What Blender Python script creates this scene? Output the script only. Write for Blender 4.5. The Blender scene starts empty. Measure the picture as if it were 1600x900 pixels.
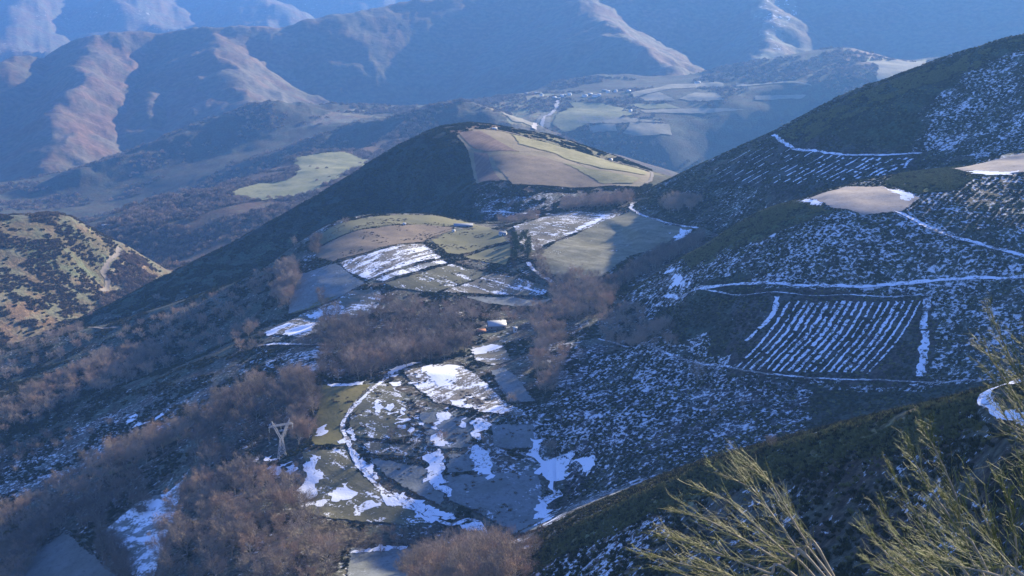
import bpy, math, random
import numpy as np
from mathutils import Vector
from mathutils.geometry import delaunay_2d_cdt

# ------------------------------------------------------------------ camera, light, exposure
S = bpy.context.scene
COL = S.collection
FPX = 2198.0
PITCH = math.atan(530.0 / FPX)
SUN_AZ = math.radians(41)        # to the right of the view direction
SUN_EL = math.radians(18)
cam_d = bpy.data.cameras.new('camera')
cam = bpy.data.objects.new('camera', cam_d)
COL.objects.link(cam)
cam.location = (0, 0, 0)
cam.rotation_euler = (math.pi / 2 - PITCH, 0, 0)
cam_d.sensor_width = 36
cam_d.lens = 36 * FPX / 1600
cam_d.clip_start = 0.2
cam_d.clip_end = 60000
S.camera = cam
world = bpy.data.worlds.new('World')
S.world = world
world.use_nodes = True
wn = world.node_tree
bg = wn.nodes['Background']
sky = wn.nodes.new('ShaderNodeTexSky')
sky.sky_type = 'NISHITA'
sky.sun_disc = False
sky.sun_elevation = SUN_EL
sky.sun_rotation = SUN_AZ
sky.altitude = 1300
sky.air_density = 1.0
sky.dust_density = 0.3
sky.ozone_density = 2.0
tintn = wn.nodes.new('ShaderNodeMix'); tintn.data_type = 'RGBA'; tintn.blend_type = 'MULTIPLY'
tintn.inputs[0].default_value = 1.0
tintn.inputs[7].default_value = (0.80, 0.98, 1.62, 1)      # the camera's cool white balance
wn.links.new(sky.outputs[0], tintn.inputs[6]); wn.links.new(tintn.outputs[2], bg.inputs[0])
bg.inputs[1].default_value = 0.095
sun_d = bpy.data.lights.new('sun', 'SUN')
sun_d.energy = 5.0
sun_d.angle = math.radians(0.5)
sun_d.color = (1.0, 0.87, 0.62)
sun = bpy.data.objects.new('sun', sun_d)
COL.objects.link(sun)
sdir = Vector((math.sin(SUN_AZ) * math.cos(SUN_EL), math.cos(SUN_AZ) * math.cos(SUN_EL), math.sin(SUN_EL)))
sun.rotation_euler = sdir.to_track_quat('Z', 'Y').to_euler()
sun.location = (300, 300, 500)
S.view_settings.view_transform = 'Standard'
S.view_settings.look = 'None'
S.view_settings.exposure = 1.35
S.view_settings.gamma = 1.0
S.view_settings.use_curve_mapping = False
S.cycles.max_bounces = 6
S.cycles.volume_bounces = 1
S.cycles.diffuse_bounces = 2
S.cycles.transparent_max_bounces = 4
HAZE = 0.64e-4

rng = np.random.default_rng(7)
random.seed(7)
CT, ST = math.cos(PITCH), math.sin(PITCH)

def direction(u, v):
    x = (u - 800.0) / FPX
    w = (v - 450.0) / FPX
    return x, CT - w * ST, -ST - w * CT

def at(u, v, d):
    """point at horizontal distance d seen towards picture point (u, v): survey of the land"""
    x, y, z = direction(u, v)
    t = d / math.hypot(x, y)
    return (x * t, y * t, z * t)

def seen(X, Y, Z):
    dy = Y * CT - Z * ST
    uy = Y * ST + Z * CT
    return 800 + FPX * X / dy, 450 - FPX * uy / dy

# ------------------------------------------------------------------ noise
def _h(ix, iy, s):
    n = (ix.astype(np.int64) * 374761393 + iy.astype(np.int64) * 668265263 + s * 1442695041) & 0xffffffff
    n = ((n ^ (n >> 13)) * 1274126177) & 0xffffffff
    return ((n ^ (n >> 16)) & 0xffffff) / float(0xffffff)

def vnoise(x, y, s=0):
    ix = np.floor(x); iy = np.floor(y)
    fx = x - ix; fy = y - iy
    fx = fx * fx * fx * (fx * (fx * 6 - 15) + 10); fy = fy * fy * fy * (fy * (fy * 6 - 15) + 10)
    a = _h(ix, iy, s); b = _h(ix + 1, iy, s); c = _h(ix, iy + 1, s); d = _h(ix + 1, iy + 1, s)
    return (a + (b - a) * fx + (c - a) * fy + (a - b - c + d) * fx * fy) * 2 - 1

def fbm(x, y, o=4, s=0, g=0.5):
    r = 0; a = 1.0
    for k in range(o):
        r = r + a * vnoise(x * 0.8 + y * 0.6, y * 0.8 - x * 0.6, s + k * 17)
        x, y = (x * 0.8 - y * 0.6) * 2.03, (x * 0.6 + y * 0.8) * 2.03
        a *= g
    return r

# ------------------------------------------------------------------ terrain layers
class Tps:
    def __init__(self, q, z, lam=1e-6):
        n = len(q)
        K = self.k(q[:, None, :] - q[None, :, :]) + lam * np.eye(n)
        P = np.c_[np.ones(n), q]
        A = np.zeros((n + 3, n + 3)); A[:n, :n] = K; A[:n, n:] = P; A[n:, :n] = P.T
        self.w = np.linalg.solve(A, np.r_[z, 0, 0, 0]); self.q = q
    @staticmethod
    def k(d):
        r2 = (d ** 2).sum(-1)
        return 0.5 * r2 * np.log(r2 + 1e-12)
    def __call__(self, a, b):
        out = self.w[-3] + self.w[-2] * a + self.w[-1] * b
        for (qa, qb), w in zip(self.q, self.w):
            r2 = (a - qa) ** 2 + (b - qb) ** 2
            out += w * 0.5 * r2 * np.log(r2 + 1e-12)
        return out

def polar(X, Y):
    return np.arctan2(X, Y), np.log(np.hypot(X, Y))

class Patch:
    """surface through surveyed points, rolling off behind its crest line and below its foot line"""
    def __init__(self, pts, crest, foot, s_back=0.45, s_front=0.6, w=25.0, lam=2e-5, side=(0.3, 0.3), extra=()):
        P = np.array([at(*p) for p in pts + crest + foot] + list(extra))
        a, b = polar(P[:, 0], P[:, 1])
        self.f = Tps(np.c_[a, b], P[:, 2], lam)
        def line(l):
            L = np.array([at(*p) for p in l]); aa, bb = polar(L[:, 0], L[:, 1]); o = np.argsort(aa)
            return aa[o], bb[o]
        self.c = line(crest); self.g = line(foot)
        self.a0 = min(self.c[0][0], self.g[0][0]); self.a1 = max(self.c[0][-1], self.g[0][-1])
        self.sb, self.sf, self.w, self.side = s_back, s_front, w, side
    def __call__(self, X, Y):
        a, b = polar(X, Y)
        ac = np.clip(a, self.a0, self.a1)
        rc = np.interp(ac, *self.c); rn = np.interp(ac, *self.g)
        bc = np.clip(b, np.minimum(rn, rc), rc)
        z = self.f(ac, bc)
        r = np.exp(b)
        dc = np.maximum(r - np.exp(rc), 0); dn = np.maximum(np.exp(np.minimum(rn, rc)) - r, 0)
        ds = np.maximum(self.a0 - a, 0) * r; dt = np.maximum(a - self.a1, 0) * r
        w = self.w
        z = z - self.sb * dc * dc / (dc + w) - self.sf * dn * dn / (dn + w)
        z = z - self.side[0] * ds * ds / (ds + 60) - self.side[1] * dt * dt / (dt + 60)
        return z

class Ridges:
    """mountain made of crest and spur lines with straight flanks"""
    def __init__(self, lines, s=0.55, rough=60.0, scale=700.0, seed=3):
        self.L = [(np.array([at(*p) for p in (l[0] if isinstance(l, tuple) else l)]), l[1] if isinstance(l, tuple) else s) for l in lines]
        self.rough, self.scale, self.seed = rough, scale, seed
    def __call__(self, X, Y):
        wx = X + self.rough * 2 * fbm(X / self.scale, Y / self.scale, 3, self.seed)
        wy = Y + self.rough * 2 * fbm(X / self.scale, Y / self.scale, 3, self.seed + 50)
        z = np.full(X.shape, -3000.0)
        for P, s in self.L:
            for p, q in zip(P[:-1], P[1:]):
                d = q[:2] - p[:2]; L2 = d @ d
                t = np.clip(((wx - p[0]) * d[0] + (wy - p[1]) * d[1]) / L2, 0, 1)
                dist = np.hypot(wx - p[0] - t * d[0], wy - p[1] - t * d[1])
                h = p[2] + t * (q[2] - p[2]) - s * (dist ** 2 / (dist + 60))
                z = np.maximum(z, h)
        # gullies running down the flanks
        return z + self.rough * (0.55 * fbm(X / self.scale * 1.7, Y / self.scale * 1.7, 5, self.seed + 9) - 0.9 * np.abs(fbm(X / self.scale * 2.6, Y / self.scale * 2.6, 4, self.seed + 19)))

LAYERS = {}
# the basin: lower left slope, field benches, wooded hollow, terrace with the field pattern, right-hand meadow
LAYERS['basin'] = Patch(
    pts=[(100, 850, 1000), (100, 740, 1180), (100, 640, 1400), (0, 800, 1150), (250, 850, 900), (250, 700, 1100), (200, 600, 1350),
         (300, 560, 1400), (400, 850, 830), (400, 600, 1180), (438, 712, 985), (360, 700, 1010), (330, 640, 1130), (480, 560, 1200),
         (420, 520, 1330), (500, 500, 1340), (500, 600, 1075), (480, 700, 965), (490, 800, 880), (560, 600, 1072), (620, 640, 1010), (560, 720, 945),
         (560, 800, 876), (700, 600, 1060), (700, 700, 950), (700, 800, 860), (640, 860, 815), (550, 870, 815), (800, 860, 815),
         (600, 550, 1170), (700, 520, 1220), (775, 512, 1230), (760, 550, 1150), (830, 630, 1010), (850, 720, 925), (870, 820, 850),
         (660, 465, 1340), (600, 440, 1380), (720, 462, 1345), (850, 462, 1345), (870, 480, 1300), (550, 480, 1340), (470, 470, 1400), (500, 420, 1470), (520, 400, 1510),
         (640, 400, 1470), (760, 400, 1480), (830, 400, 1450), (660, 365, 1590), (560, 365, 1590), (860, 440, 1370), (870, 430, 1380), (930, 440, 1340),
         (900, 380, 1500), (980, 370, 1520), (1060, 370, 1480), (820, 350, 1600), (960, 480, 1220), (900, 540, 1120), (1010, 400, 1420)],
    crest=[(-200, 560, 1800), (0, 560, 1700), (130, 520, 1700), (300, 470, 1650), (400, 430, 1650), (480, 372, 1660), (520, 350, 1665), (600, 336, 1680), (680, 338, 1690), (740, 350, 1690),
           (790, 352, 1680), (850, 338, 1680), (900, 328, 1690), (990, 318, 1700), (1080, 350, 1520), (1130, 380, 1400), (1300, 450, 1200)],
    foot=[(-200, 980, 950), (0, 980, 900), (200, 980, 800), (400, 980, 720), (600, 980, 700), (800, 980, 700), (900, 950, 730), (1000, 900, 750)],
    s_back=0.35, w=40)
# the conical hill with tilled fields on its sunny side, its dark left flank falling to the valley
LAYERS['hill'] = Patch(
    pts=[(750, 240, 2000), (850, 240, 2030), (760, 285, 1880), (660, 260, 1990), (640, 300, 1990), (560, 320, 1965), (480, 360, 1935), (500, 400, 1865),
         (400, 420, 1840), (300, 480, 1745), (200, 540, 1640), (950, 262, 1950), (900, 290, 1860), (1000, 290, 1850), (850, 320, 1780), (760, 330, 1790),
         (600, 345, 1915), (690, 290, 1960), (100, 600, 1480), (40, 680, 1340)],
    crest=[(-100, 590, 1800), (0, 552, 1880), (140, 494, 1900), (220, 453, 1910), (330, 397, 1950), (450, 333, 2010), (520, 292, 2050), (570, 259, 2080), (650, 214, 2120), (700, 195, 2160),
           (740, 191, 2190), (790, 199, 2220), (870, 213, 2230), (930, 232, 2210), (980, 252, 2150), (1040, 275, 2050), (1100, 290, 1990)],
    foot=[(-100, 760, 1250), (0, 740, 1270), (100, 690, 1300), (250, 560, 1450), (400, 470, 1680), (480, 430, 1760), (600, 400, 1780), (760, 370, 1720), (900, 335, 1720), (1000, 322, 1730), (1100, 330, 1700)],
    s_back=0.40, w=30)
# the tall hill on the right
LAYERS['tall_hill'] = Patch(
    pts=[(1240, 232, 1590), (1350, 238, 1520), (1450, 240, 1480), (1600, 150, 1530), (1600, 225, 1420), (1400, 180, 1560), (1300, 200, 1590),
         (1000, 345, 1580), (1100, 330, 1530), (1200, 290, 1510), (1300, 270, 1480), (1440, 262, 1440), (1100, 290, 1620), (1700, 200, 1380)],
    crest=[(930, 335, 1780), (985, 312, 1760), (1040, 284, 1740), (1120, 245, 1710), (1210, 206, 1680), (1300, 158, 1680), (1400, 119, 1680), (1500, 84, 1670), (1600, 54, 1660), (1800, 20, 1640), (2200, 90, 1650), (2700, 130, 1700)],
    foot=[(930, 345, 1650), (1000, 362, 1500), (1100, 385, 1440), (1200, 350, 1430), (1300, 310, 1400), (1440, 290, 1380), (1600, 260, 1350), (1800, 230, 1250), (2200, 200, 1200), (2700, 200, 1200)],
    s_back=0.42, w=30)
# the lower spur with the snowy terraces
LAYERS['terraced_spur'] = Patch(
    pts=[(1340, 338, 1125), (1420, 330, 1130), (1440, 315, 1150), (1480, 300, 1170), (1530, 275, 1230), (1080, 455, 1120), (1170, 450, 1075), (1250, 448, 1055), (1400, 445, 1045), (1600, 435, 1030),
         (1150, 400, 1130), (1300, 400, 1080), (1450, 390, 1075), (1600, 360, 1090), (1500, 340, 1120), (1600, 310, 1160), (1200, 470, 1035), (1440, 465, 1022), (1600, 460, 1010),
         (1300, 530, 985), (1160, 575, 965), (1300, 594, 935), (1450, 598, 915), (1550, 596, 900), (1600, 540, 945), (1100, 560, 1000), (1050, 500, 1120), (1000, 545, 1050),
         (1100, 630, 930), (1200, 650, 890), (1300, 650, 880), (1400, 660, 850), (1500, 650, 850), (1000, 660, 930), (1000, 740, 850), (920, 700, 920), (950, 780, 840), (1100, 720, 840),
         (960, 600, 1010), (900, 620, 1000), (1360, 262 + 30, 1230)],
    crest=[(985, 458, 1240), (1030, 425, 1235), (1100, 385, 1215), (1180, 337, 1205), (1255, 312, 1200), (1330, 290, 1240), (1400, 276, 1280), (1480, 261, 1310), (1600, 237, 1320), (1800, 200, 1300), (2200, 160, 1250), (2700, 160, 1250)],
    foot=[(868, 640, 985), (858, 700, 945), (866, 800, 875), (880, 860, 820), (1000, 850, 770), (1150, 800, 760), (1300, 770, 760), (1600, 720, 760), (1800, 700, 750), (2200, 700, 700), (2700, 700, 700)],
    s_back=0.38, w=20)
# the nearest spur, bottom right
def spur_pt(u, v, k=0.0):
    x, y, z = direction(u, v)
    t = -(161.0 + k) / (z - 0.8 * x + 0.2 * y)
    return (u, v, t * math.hypot(x, y))
LAYERS['near_spur'] = Patch(
    pts=[spur_pt(*p) for p in [(900, 870, 2), (1000, 850, 3), (1100, 780, 2), (1100, 860, 5), (1200, 760, 3), (1200, 860, 6), (1300, 740, 3), (1300, 850, 8), (1450, 700, 3), (1450, 800, 8), (1540, 700, 2), (1600, 655, -1), (1600, 750, 4), (1600, 850, 8), (1400, 900, 8)]],
    crest=[spur_pt(*p) for p in [(700, 930), (800, 890), (838, 866), (900, 828), (1000, 782), (1100, 738), (1200, 708), (1300, 678), (1400, 651), (1480, 630), (1540, 611), (1600, 589), (1700, 545), (1900, 460)]],
    foot=[spur_pt(*p) for p in [(700, 1010), (900, 970), (1100, 970), (1300, 970), (1500, 970), (1700, 970), (1900, 970)]],
    s_back=0.38, s_front=0.5, w=13)
# left spur with the farm track
LAYERS['left_spur'] = Patch(
    pts=[(0, 450, 2080), (100, 430, 2180), (60, 520, 1990), (130, 490, 2080), (0, 400, 2180), (100, 385, 2250), (160, 440, 2260), (180, 400, 2360), (200, 440, 2290)],
    crest=[(-300, 300, 2300), (0, 338, 2320), (60, 336, 2340), (105, 341, 2350), (140, 362, 2380), (190, 386, 2430), (250, 420, 2450), (330, 470, 2450)],
    foot=[(-300, 640, 1800), (0, 600, 1880), (60, 570, 1920), (150, 520, 2000), (250, 480, 2150), (330, 500, 2300)],
    s_back=0.42, w=40)
# wooded slope with the pale meadows, middle left
LAYERS['wooded_slope'] = Patch(
    pts=[(220, 345, 3000), (250, 400, 2750), (330, 370, 2750), (420, 310, 3050), (560, 262, 3400), (400, 290, 3250), (480, 290, 3150), (300, 330, 3050), (350, 310, 3150), (600, 260, 3500)],
    crest=[(100, 375, 3000), (160, 352, 3150), (230, 318, 3350), (330, 297, 3450), (400, 277, 3550), (470, 245, 3750), (540, 236, 3850), (600, 212, 4100), (660, 180, 4300), (715, 160, 4400), (760, 178, 4400), (800, 200, 4300)],
    foot=[(100, 450, 2500), (250, 450, 2450), (400, 400, 2450), (600, 350, 2600), (800, 320, 2900)],
    s_back=0.4, w=60)
# the plateau with the village and its strip fields, and the hill behind it
LAYERS['plateau'] = Patch(
    pts=[(780, 185, 4850), (860, 190, 4800), (930, 150, 5200), (1000, 215, 4640), (1000, 170, 5000), (900, 200, 4740), (1150, 172, 4950), (1150, 130, 5400), (1300, 130, 5180), (1000, 245, 4560), (900, 240, 4570), (1100, 240, 4660), (1050, 270, 4510), (1200, 220, 4800), (1150, 205, 4820),
         (1250, 180, 4960), (1400, 140, 5180), (650, 190, 4900), (520, 180, 5100), (380, 200, 5200), (300, 240, 5000), (200, 290, 4600), (100, 330, 4300), (0, 330, 4300), (450, 215, 4800), (1300, 90, 5600), (1200, 108, 5600)],
    crest=[(-200, 300, 4700), (0, 290, 4900), (120, 275, 5000), (245, 230, 5400), (330, 205, 5500), (410, 185, 5600), (520, 172, 5700), (600, 165, 5700), (690, 163, 5600), (760, 152, 5500), (820, 143, 5600), (870, 124, 5800), (940, 115, 5900), (1050, 121, 5900),
           (1120, 108, 5900), (1200, 92, 5900), (1290, 72, 5900), (1330, 73, 5900), (1400, 93, 5900), (1500, 82, 5900), (1600, 70, 5900), (1800, 60, 5900)],
    foot=[(-200, 420, 3700), (0, 380, 3900), (200, 340, 4000), (400, 290, 3950), (600, 270, 3950), (800, 270, 4400), (1000, 300, 4440), (1200, 300, 4500), (1400, 280, 4650), (1800, 280, 4650)],
    s_back=0.5, w=60)
LAYERS['low_ridge'] = Ridges([
    ([(150, 262, 4700), (240, 222, 4900), (330, 190, 5000), (410, 158, 5100), (500, 163, 5200), (580, 166, 5300)], 0.42),
    ([(440, 238, 4300), (500, 212, 4350), (560, 190, 4400), (640, 172, 4400), (722, 157, 4350), (765, 176, 4250), (800, 205, 4100)], 0.5),
    ([(150, 372, 2950), (230, 325, 3150), (300, 305, 3250), (350, 318, 3150)], 0.4)],
    rough=12, scale=260, seed=13)
LAYERS['mountain'] = Ridges([
    ([(-500, 140, 7000), (-100, 115, 7000), (0, 95, 7100), (40, 88, 7300), (75, 84, 7400), (150, 52, 7500), (240, 48, 7600), (310, 41, 7500), (345, 38, 7500), (440, 40, 7500), (530, 20, 7600), (620, 2, 7800), (760, -20, 8000), (930, -30, 8000), (1100, -55, 8200), (1300, -60, 8300), (1600, -70, 8300), (2200, -80, 8300)], 0.5),
    ([(150, 52, 7500), (133, 110, 6700), (95, 175, 6000), (75, 240, 5500), (60, 300, 5100)], 0.6),
    ([(318, 44, 7500), (340, 85, 6800), (385, 130, 6250), (420, 170, 5900)], 0.55),
    ([(250, 135, 6600), (255, 165, 6300), (250, 220, 5900)], 0.5),
    ([(900, -15, 7900), (945, 30, 7100), (985, 60, 6600), (1040, 112, 6100)], 0.47),
    ([(1170, -45, 8200), (1215, 20, 7500), (1200, 60, 7000), (1190, 100, 6500)], 0.62),
], rough=24, scale=520, seed=3)
LAYERS['far_range'] = Ridges([
    ([(-600, -50, 14000), (0, -45, 14000), (200, -50, 14500), (400, -60, 15000), (700, -70, 15000), (1600, -90, 15000)], 0.35),
    ([(60, -30, 13500), (30, 20, 12000), (-10, 60, 11000)], 0.42),
    ([(190, -40, 14000), (215, 0, 12500), (300, 45, 11200)], 0.45),
    ([(330, -40, 14000), (400, 0, 12500), (520, 30, 11500)], 0.42),
    ([(-200, 90, 9500), (0, 68, 10500), (60, 76, 10200), (100, 85, 9800)], 0.4),
], rough=80, scale=1100, seed=23)

def own_slope(X, Y):
    """the slope the camera stands on"""
    r = np.hypot(X, Y)
    z = -1.75 - 0.72 * np.maximum(Y, -400) + 0.10 * X
    z = z - 0.08 * np.maximum(Y - 4, 0)
    return z + 0.25 * fbm(X / 3.0, Y / 3.0, 3, 81) * np.clip(r / 6, 0, 1)

LAYERS['own_slope'] = own_slope
NAMES = list(LAYERS)
ROUGH = {'basin': 2.0, 'hill': 1.6, 'tall_hill': 2.2, 'terraced_spur': 2.0, 'near_spur': 1.2, 'left_spur': 9.0, 'wooded_slope': 10.0,
         'plateau': 9.0, 'low_ridge': 0, 'mountain': 0, 'far_range': 0, 'own_slope': 0}

def height(X, Y, which=False):
    X = np.asarray(X, float); Y = np.asarray(Y, float)
    r = np.hypot(X, Y) + 1e-6
    zs = []
    for n in NAMES:
        z = LAYERS[n](X, Y)
        a = ROUGH[n]
        if a:
            L = 90.0 if a < 5 else 260.0
            z = z + a * fbm(X / L, Y / L, 4, 7)
        zs.append(z)
    zs = np.array(zs)
    k = np.clip(0.004 * r, 0.5, 30)
    m = zs.max(0)
    z = m + k * np.log(np.exp(np.clip((zs - m) / k, -30, 0)).sum(0))
    floor = -1000 + 20 * fbm(X / 900, Y / 900, 3, 99)
    z = np.maximum(z, floor)
    if which:
        return z, np.where(m < floor, -1, zs.argmax(0))
    return z

# ------------------------------------------------------------------ the land as one polar sheet, dense where the view is dense
def spaced(a, b, n):
    return np.linspace(a, b, n, endpoint=False)
HALF = math.atan(800 / FPX)
az = np.r_[spaced(-1.05, -HALF * 1.12, 60), spaced(-HALF * 1.12, HALF * 1.12, 760), spaced(HALF * 1.12, 0.95, 110), [0.95]]
lr = np.r_[spaced(math.log(2.5), math.log(210), 70), spaced(math.log(210), math.log(700), 200), spaced(math.log(700), math.log(2300), 620),
           spaced(math.log(2300), math.log(8600), 300), np.linspace(math.log(8600), math.log(17000), 50)]
AZ, LR = np.meshgrid(az, lr)
GX = np.exp(LR) * np.sin(AZ); GY = np.exp(LR) * np.cos(AZ)
GZ, GW = height(GX, GY, True)

def ground(X, Y):
    """height of the built sheet (bilinear in its own grid)"""
    a = np.arctan2(X, Y); b = np.log(np.hypot(X, Y))
    i = np.clip(np.searchsorted(az, a) - 1, 0, len(az) - 2); j = np.clip(np.searchsorted(lr, b) - 1, 0, len(lr) - 2)
    fa = np.clip((a - az[i]) / (az[i + 1] - az[i]), 0, 1); fb = np.clip((b - lr[j]) / (lr[j + 1] - lr[j]), 0, 1)
    return (GZ[j, i] * (1 - fa) * (1 - fb) + GZ[j, i + 1] * fa * (1 - fb) + GZ[j + 1, i] * (1 - fa) * fb + GZ[j + 1, i + 1] * fa * fb)

RADII = np.exp(np.linspace(math.log(60), math.log(16500), 5000))
def hit(u, v, rmin=60.0):
    """first point of the land seen towards (u, v)"""
    x, y, z = direction(u, v)
    h = math.hypot(x, y)
    R = RADII[RADII > rmin]
    g = ground(R * x / h, R * y / h)
    w = np.nonzero(g >= R * z / h)[0]
    k = w[0] if len(w) else len(R) - 1
    if k > 0:
        g0 = g[k - 1] - R[k - 1] * z / h; g1 = g[k] - R[k] * z / h
        t = -g0 / (g1 - g0 + 1e-9); r = R[k - 1] + (R[k] - R[k - 1]) * min(max(t, 0), 1)
    else:
        r = R[k]
    return (r * x / h, r * y / h)

def mesh_arrays(name, V, F, mat, smooth=True, parent=None):
    me = bpy.data.meshes.new(name)
    V = np.asarray(V, np.float32); F = np.asarray(F, np.int32)
    me.vertices.add(len(V)); me.vertices.foreach_set('co', V.ravel())
    k = F.shape[1]
    me.loops.add(F.size); me.loops.foreach_set('vertex_index', F.ravel())
    me.polygons.add(len(F)); me.polygons.foreach_set('loop_start', np.arange(0, F.size, k, dtype=np.int32))
    me.update(calc_edges=True)
    if smooth: me.polygons.foreach_set('use_smooth', np.ones(len(F), bool))
    if mat: me.materials.append(mat)
    o = bpy.data.objects.new(name, me); COL.objects.link(o)
    if parent: o.parent = parent
    return o
#@@CONTENT
# ------------------------------------------------------------------ materials
def new_mat(name):
    m = bpy.data.materials.new(name); m.use_nodes = True
    nt = m.node_tree; b = nt.nodes['Principled BSDF']
    b.inputs['Roughness'].default_value = 0.9
    b.inputs['Specular IOR Level'].default_value = 0.15
    return m, nt, b

def nd(nt, t, ins=None, **kw):
    n = nt.nodes.new(t)
    for k, v in kw.items(): setattr(n, k, v)
    for k, v in (ins or {}).items():
        if hasattr(v, 'is_output') or isinstance(v, bpy.types.NodeSocket): nt.links.new(v, n.inputs[k])
        else: n.inputs[k].default_value = v
    return n

def noise(nt, vec, scale, detail=3, rough=0.55, dist=0.0):
    return nd(nt, 'ShaderNodeTexNoise', {'Vector': vec, 'Scale': scale, 'Detail': detail, 'Roughness': rough, 'Distortion': dist}).outputs['Fac']

def math_n(nt, op, a, b=0.0, c=0.0, clamp=False):
    return nd(nt, 'ShaderNodeMath', {0: a, 1: b, 2: c}, operation=op, use_clamp=clamp).outputs[0]

def mix_c(nt, f, a, b, mode='MIX'):
    n = nt.nodes.new('ShaderNodeMix'); n.data_type = 'RGBA'; n.blend_type = mode
    for i, v in ((0, f), (6, a), (7, b)):
        if isinstance(v, bpy.types.NodeSocket): nt.links.new(v, n.inputs[i])
        else: n.inputs[i].default_value = v if i == 0 else (tuple(v) + (1,))[:4]
    return n.outputs[2]

def smooth(nt, x, lo, hi, a=0.0, b=1.0):
    return nd(nt, 'ShaderNodeMapRange', {'Value': x, 'From Min': lo, 'From Max': hi, 'To Min': a, 'To Max': b}, interpolation_type='SMOOTHSTEP').outputs[0]

SNOW = (0.80, 0.82, 0.86)
def land_material(name, unit=1.0, bump=0.6, con=1.0):
    """heath, grass or scrub coloured by its painted tint, with patches of old snow; unit = metres of the finest grain"""
    m, nt, b = new_mat(name)
    pos = nd(nt, 'ShaderNodeNewGeometry').outputs['Position']
    tint = nd(nt, 'ShaderNodeAttribute', attribute_name='tint').outputs['Color']
    sn = nd(nt, 'ShaderNodeAttribute', attribute_name='snow').outputs['Fac']
    n1 = noise(nt, pos, 0.35 / unit, 4, 0.6)
    n2 = noise(nt, pos, 0.05 / unit, 4, 0.6)
    n3 = noise(nt, pos, 1.3 / unit, 3, 0.6)
    v = math_n(nt, 'ADD', math_n(nt, 'MULTIPLY', n1, 1.3), math_n(nt, 'MULTIPLY', n2, 0.7))
    v = smooth(nt, v, 0.75, 1.3, 1 - 0.65 * con, 1 + 0.6 * con)
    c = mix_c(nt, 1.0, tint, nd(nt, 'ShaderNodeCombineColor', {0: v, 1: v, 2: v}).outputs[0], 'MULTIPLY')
    warm = mix_c(nt, smooth(nt, n2, 0.4, 0.6), (1.12, 0.98, 0.86), (0.86, 1.03, 0.95))
    c = mix_c(nt, 1.0, c, warm, 'MULTIPLY')
    s = math_n(nt, 'ADD', math_n(nt, 'MULTIPLY', noise(nt, pos, 0.23 / unit, 3, 0.6, 0.8), 0.5), math_n(nt, 'MULTIPLY', n1, 0.25))
    s = math_n(nt, 'ADD', s, math_n(nt, 'MULTIPLY', n3, 0.25))
    s = math_n(nt, 'ADD', s, math_n(nt, 'MULTIPLY', math_n(nt, 'SUBTRACT', noise(nt, pos, 0.022 / unit, 3, 0.6), 0.5), 0.22))
    thr = math_n(nt, 'SUBTRACT', 0.80, math_n(nt, 'MULTIPLY', sn, 0.6))
    f = smooth(nt, math_n(nt, 'SUBTRACT', s, thr), -0.02, 0.035)
    c = mix_c(nt, f, c, mix_c(nt, smooth(nt, n3, 0.4, 0.62), (0.76, 0.78, 0.82), (0.52, 0.53, 0.54)))
    nt.links.new(c, b.inputs['Base Color'])
    bp = nd(nt, 'ShaderNodeBump', {'Height': math_n(nt, 'ADD', n1, math_n(nt, 'MULTIPLY', n3, 0.5)), 'Strength': bump, 'Distance': 1.6 * unit})
    nt.links.new(bp.outputs[0], b.inputs['Normal'])
    return m

M_near = land_material('heath ground', 1.0)
M_mid = land_material('scrub ground', 2.2, 0.6, 0.6)
M_far = land_material('mountain ground', 9.0, 0.3, 0.4)

def leafy(name, col, col2, rnd=0.35, third=None):
    m, nt, b = new_mat(name)
    r = nd(nt, 'ShaderNodeObjectInfo').outputs['Random']
    pos = nd(nt, 'ShaderNodeNewGeometry').outputs['Position']
    n = noise(nt, pos, 0.9, 2)
    f = math_n(nt, 'ADD', math_n(nt, 'MULTIPLY', r, rnd * 2), math_n(nt, 'SUBTRACT', n, 0.5), clamp=True)
    c = mix_c(nt, f, col, col2)
    if third:
        r2 = math_n(nt, 'FRACT', math_n(nt, 'MULTIPLY', r, 7.31))
        c = mix_c(nt, smooth(nt, r2, 0.45, 0.9), c, third)
    nt.links.new(c, b.inputs['Base Color'])
    return m

M_twig = leafy('bare twigs', (0.21, 0.17, 0.13), (0.44, 0.355, 0.275), 0.35, (0.36, 0.255, 0.18))
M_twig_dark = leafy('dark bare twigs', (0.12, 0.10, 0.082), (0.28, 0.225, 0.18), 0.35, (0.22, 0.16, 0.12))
M_bark = leafy('bark', (0.22, 0.19, 0.15), (0.40, 0.36, 0.30))
M_ever = leafy('evergreen leaves', (0.035, 0.055, 0.02), (0.08, 0.10, 0.035))
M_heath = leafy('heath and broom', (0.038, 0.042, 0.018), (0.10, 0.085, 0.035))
M_heath_lit = leafy('green broom', (0.13, 0.13, 0.045), (0.25, 0.225, 0.085))  # lit copy of the heath bushes, sunlight put into the colour
M_hedge = leafy('hedge twigs', (0.07, 0.05, 0.035), (0.15, 0.10, 0.065))
M_scrub = leafy('rusty scrub', (0.13, 0.10, 0.06), (0.23, 0.17, 0.11))
def snow_material():
    m, nt, b = new_mat('old snow')
    pos = nd(nt, 'ShaderNodeNewGeometry').outputs['Position']
    c = mix_c(nt, smooth(nt, noise(nt, pos, 0.5, 4), 0.35, 0.65), (0.70, 0.72, 0.76), (0.86, 0.87, 0.89))
    nt.links.new(c, b.inputs['Base Color'])
    bp = nd(nt, 'ShaderNodeBump', {'Height': noise(nt, pos, 0.4, 4), 'Strength': 0.4, 'Distance': 0.5})
    nt.links.new(bp.outputs[0], b.inputs['Normal'])
    return m
M_snow = snow_material()

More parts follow.
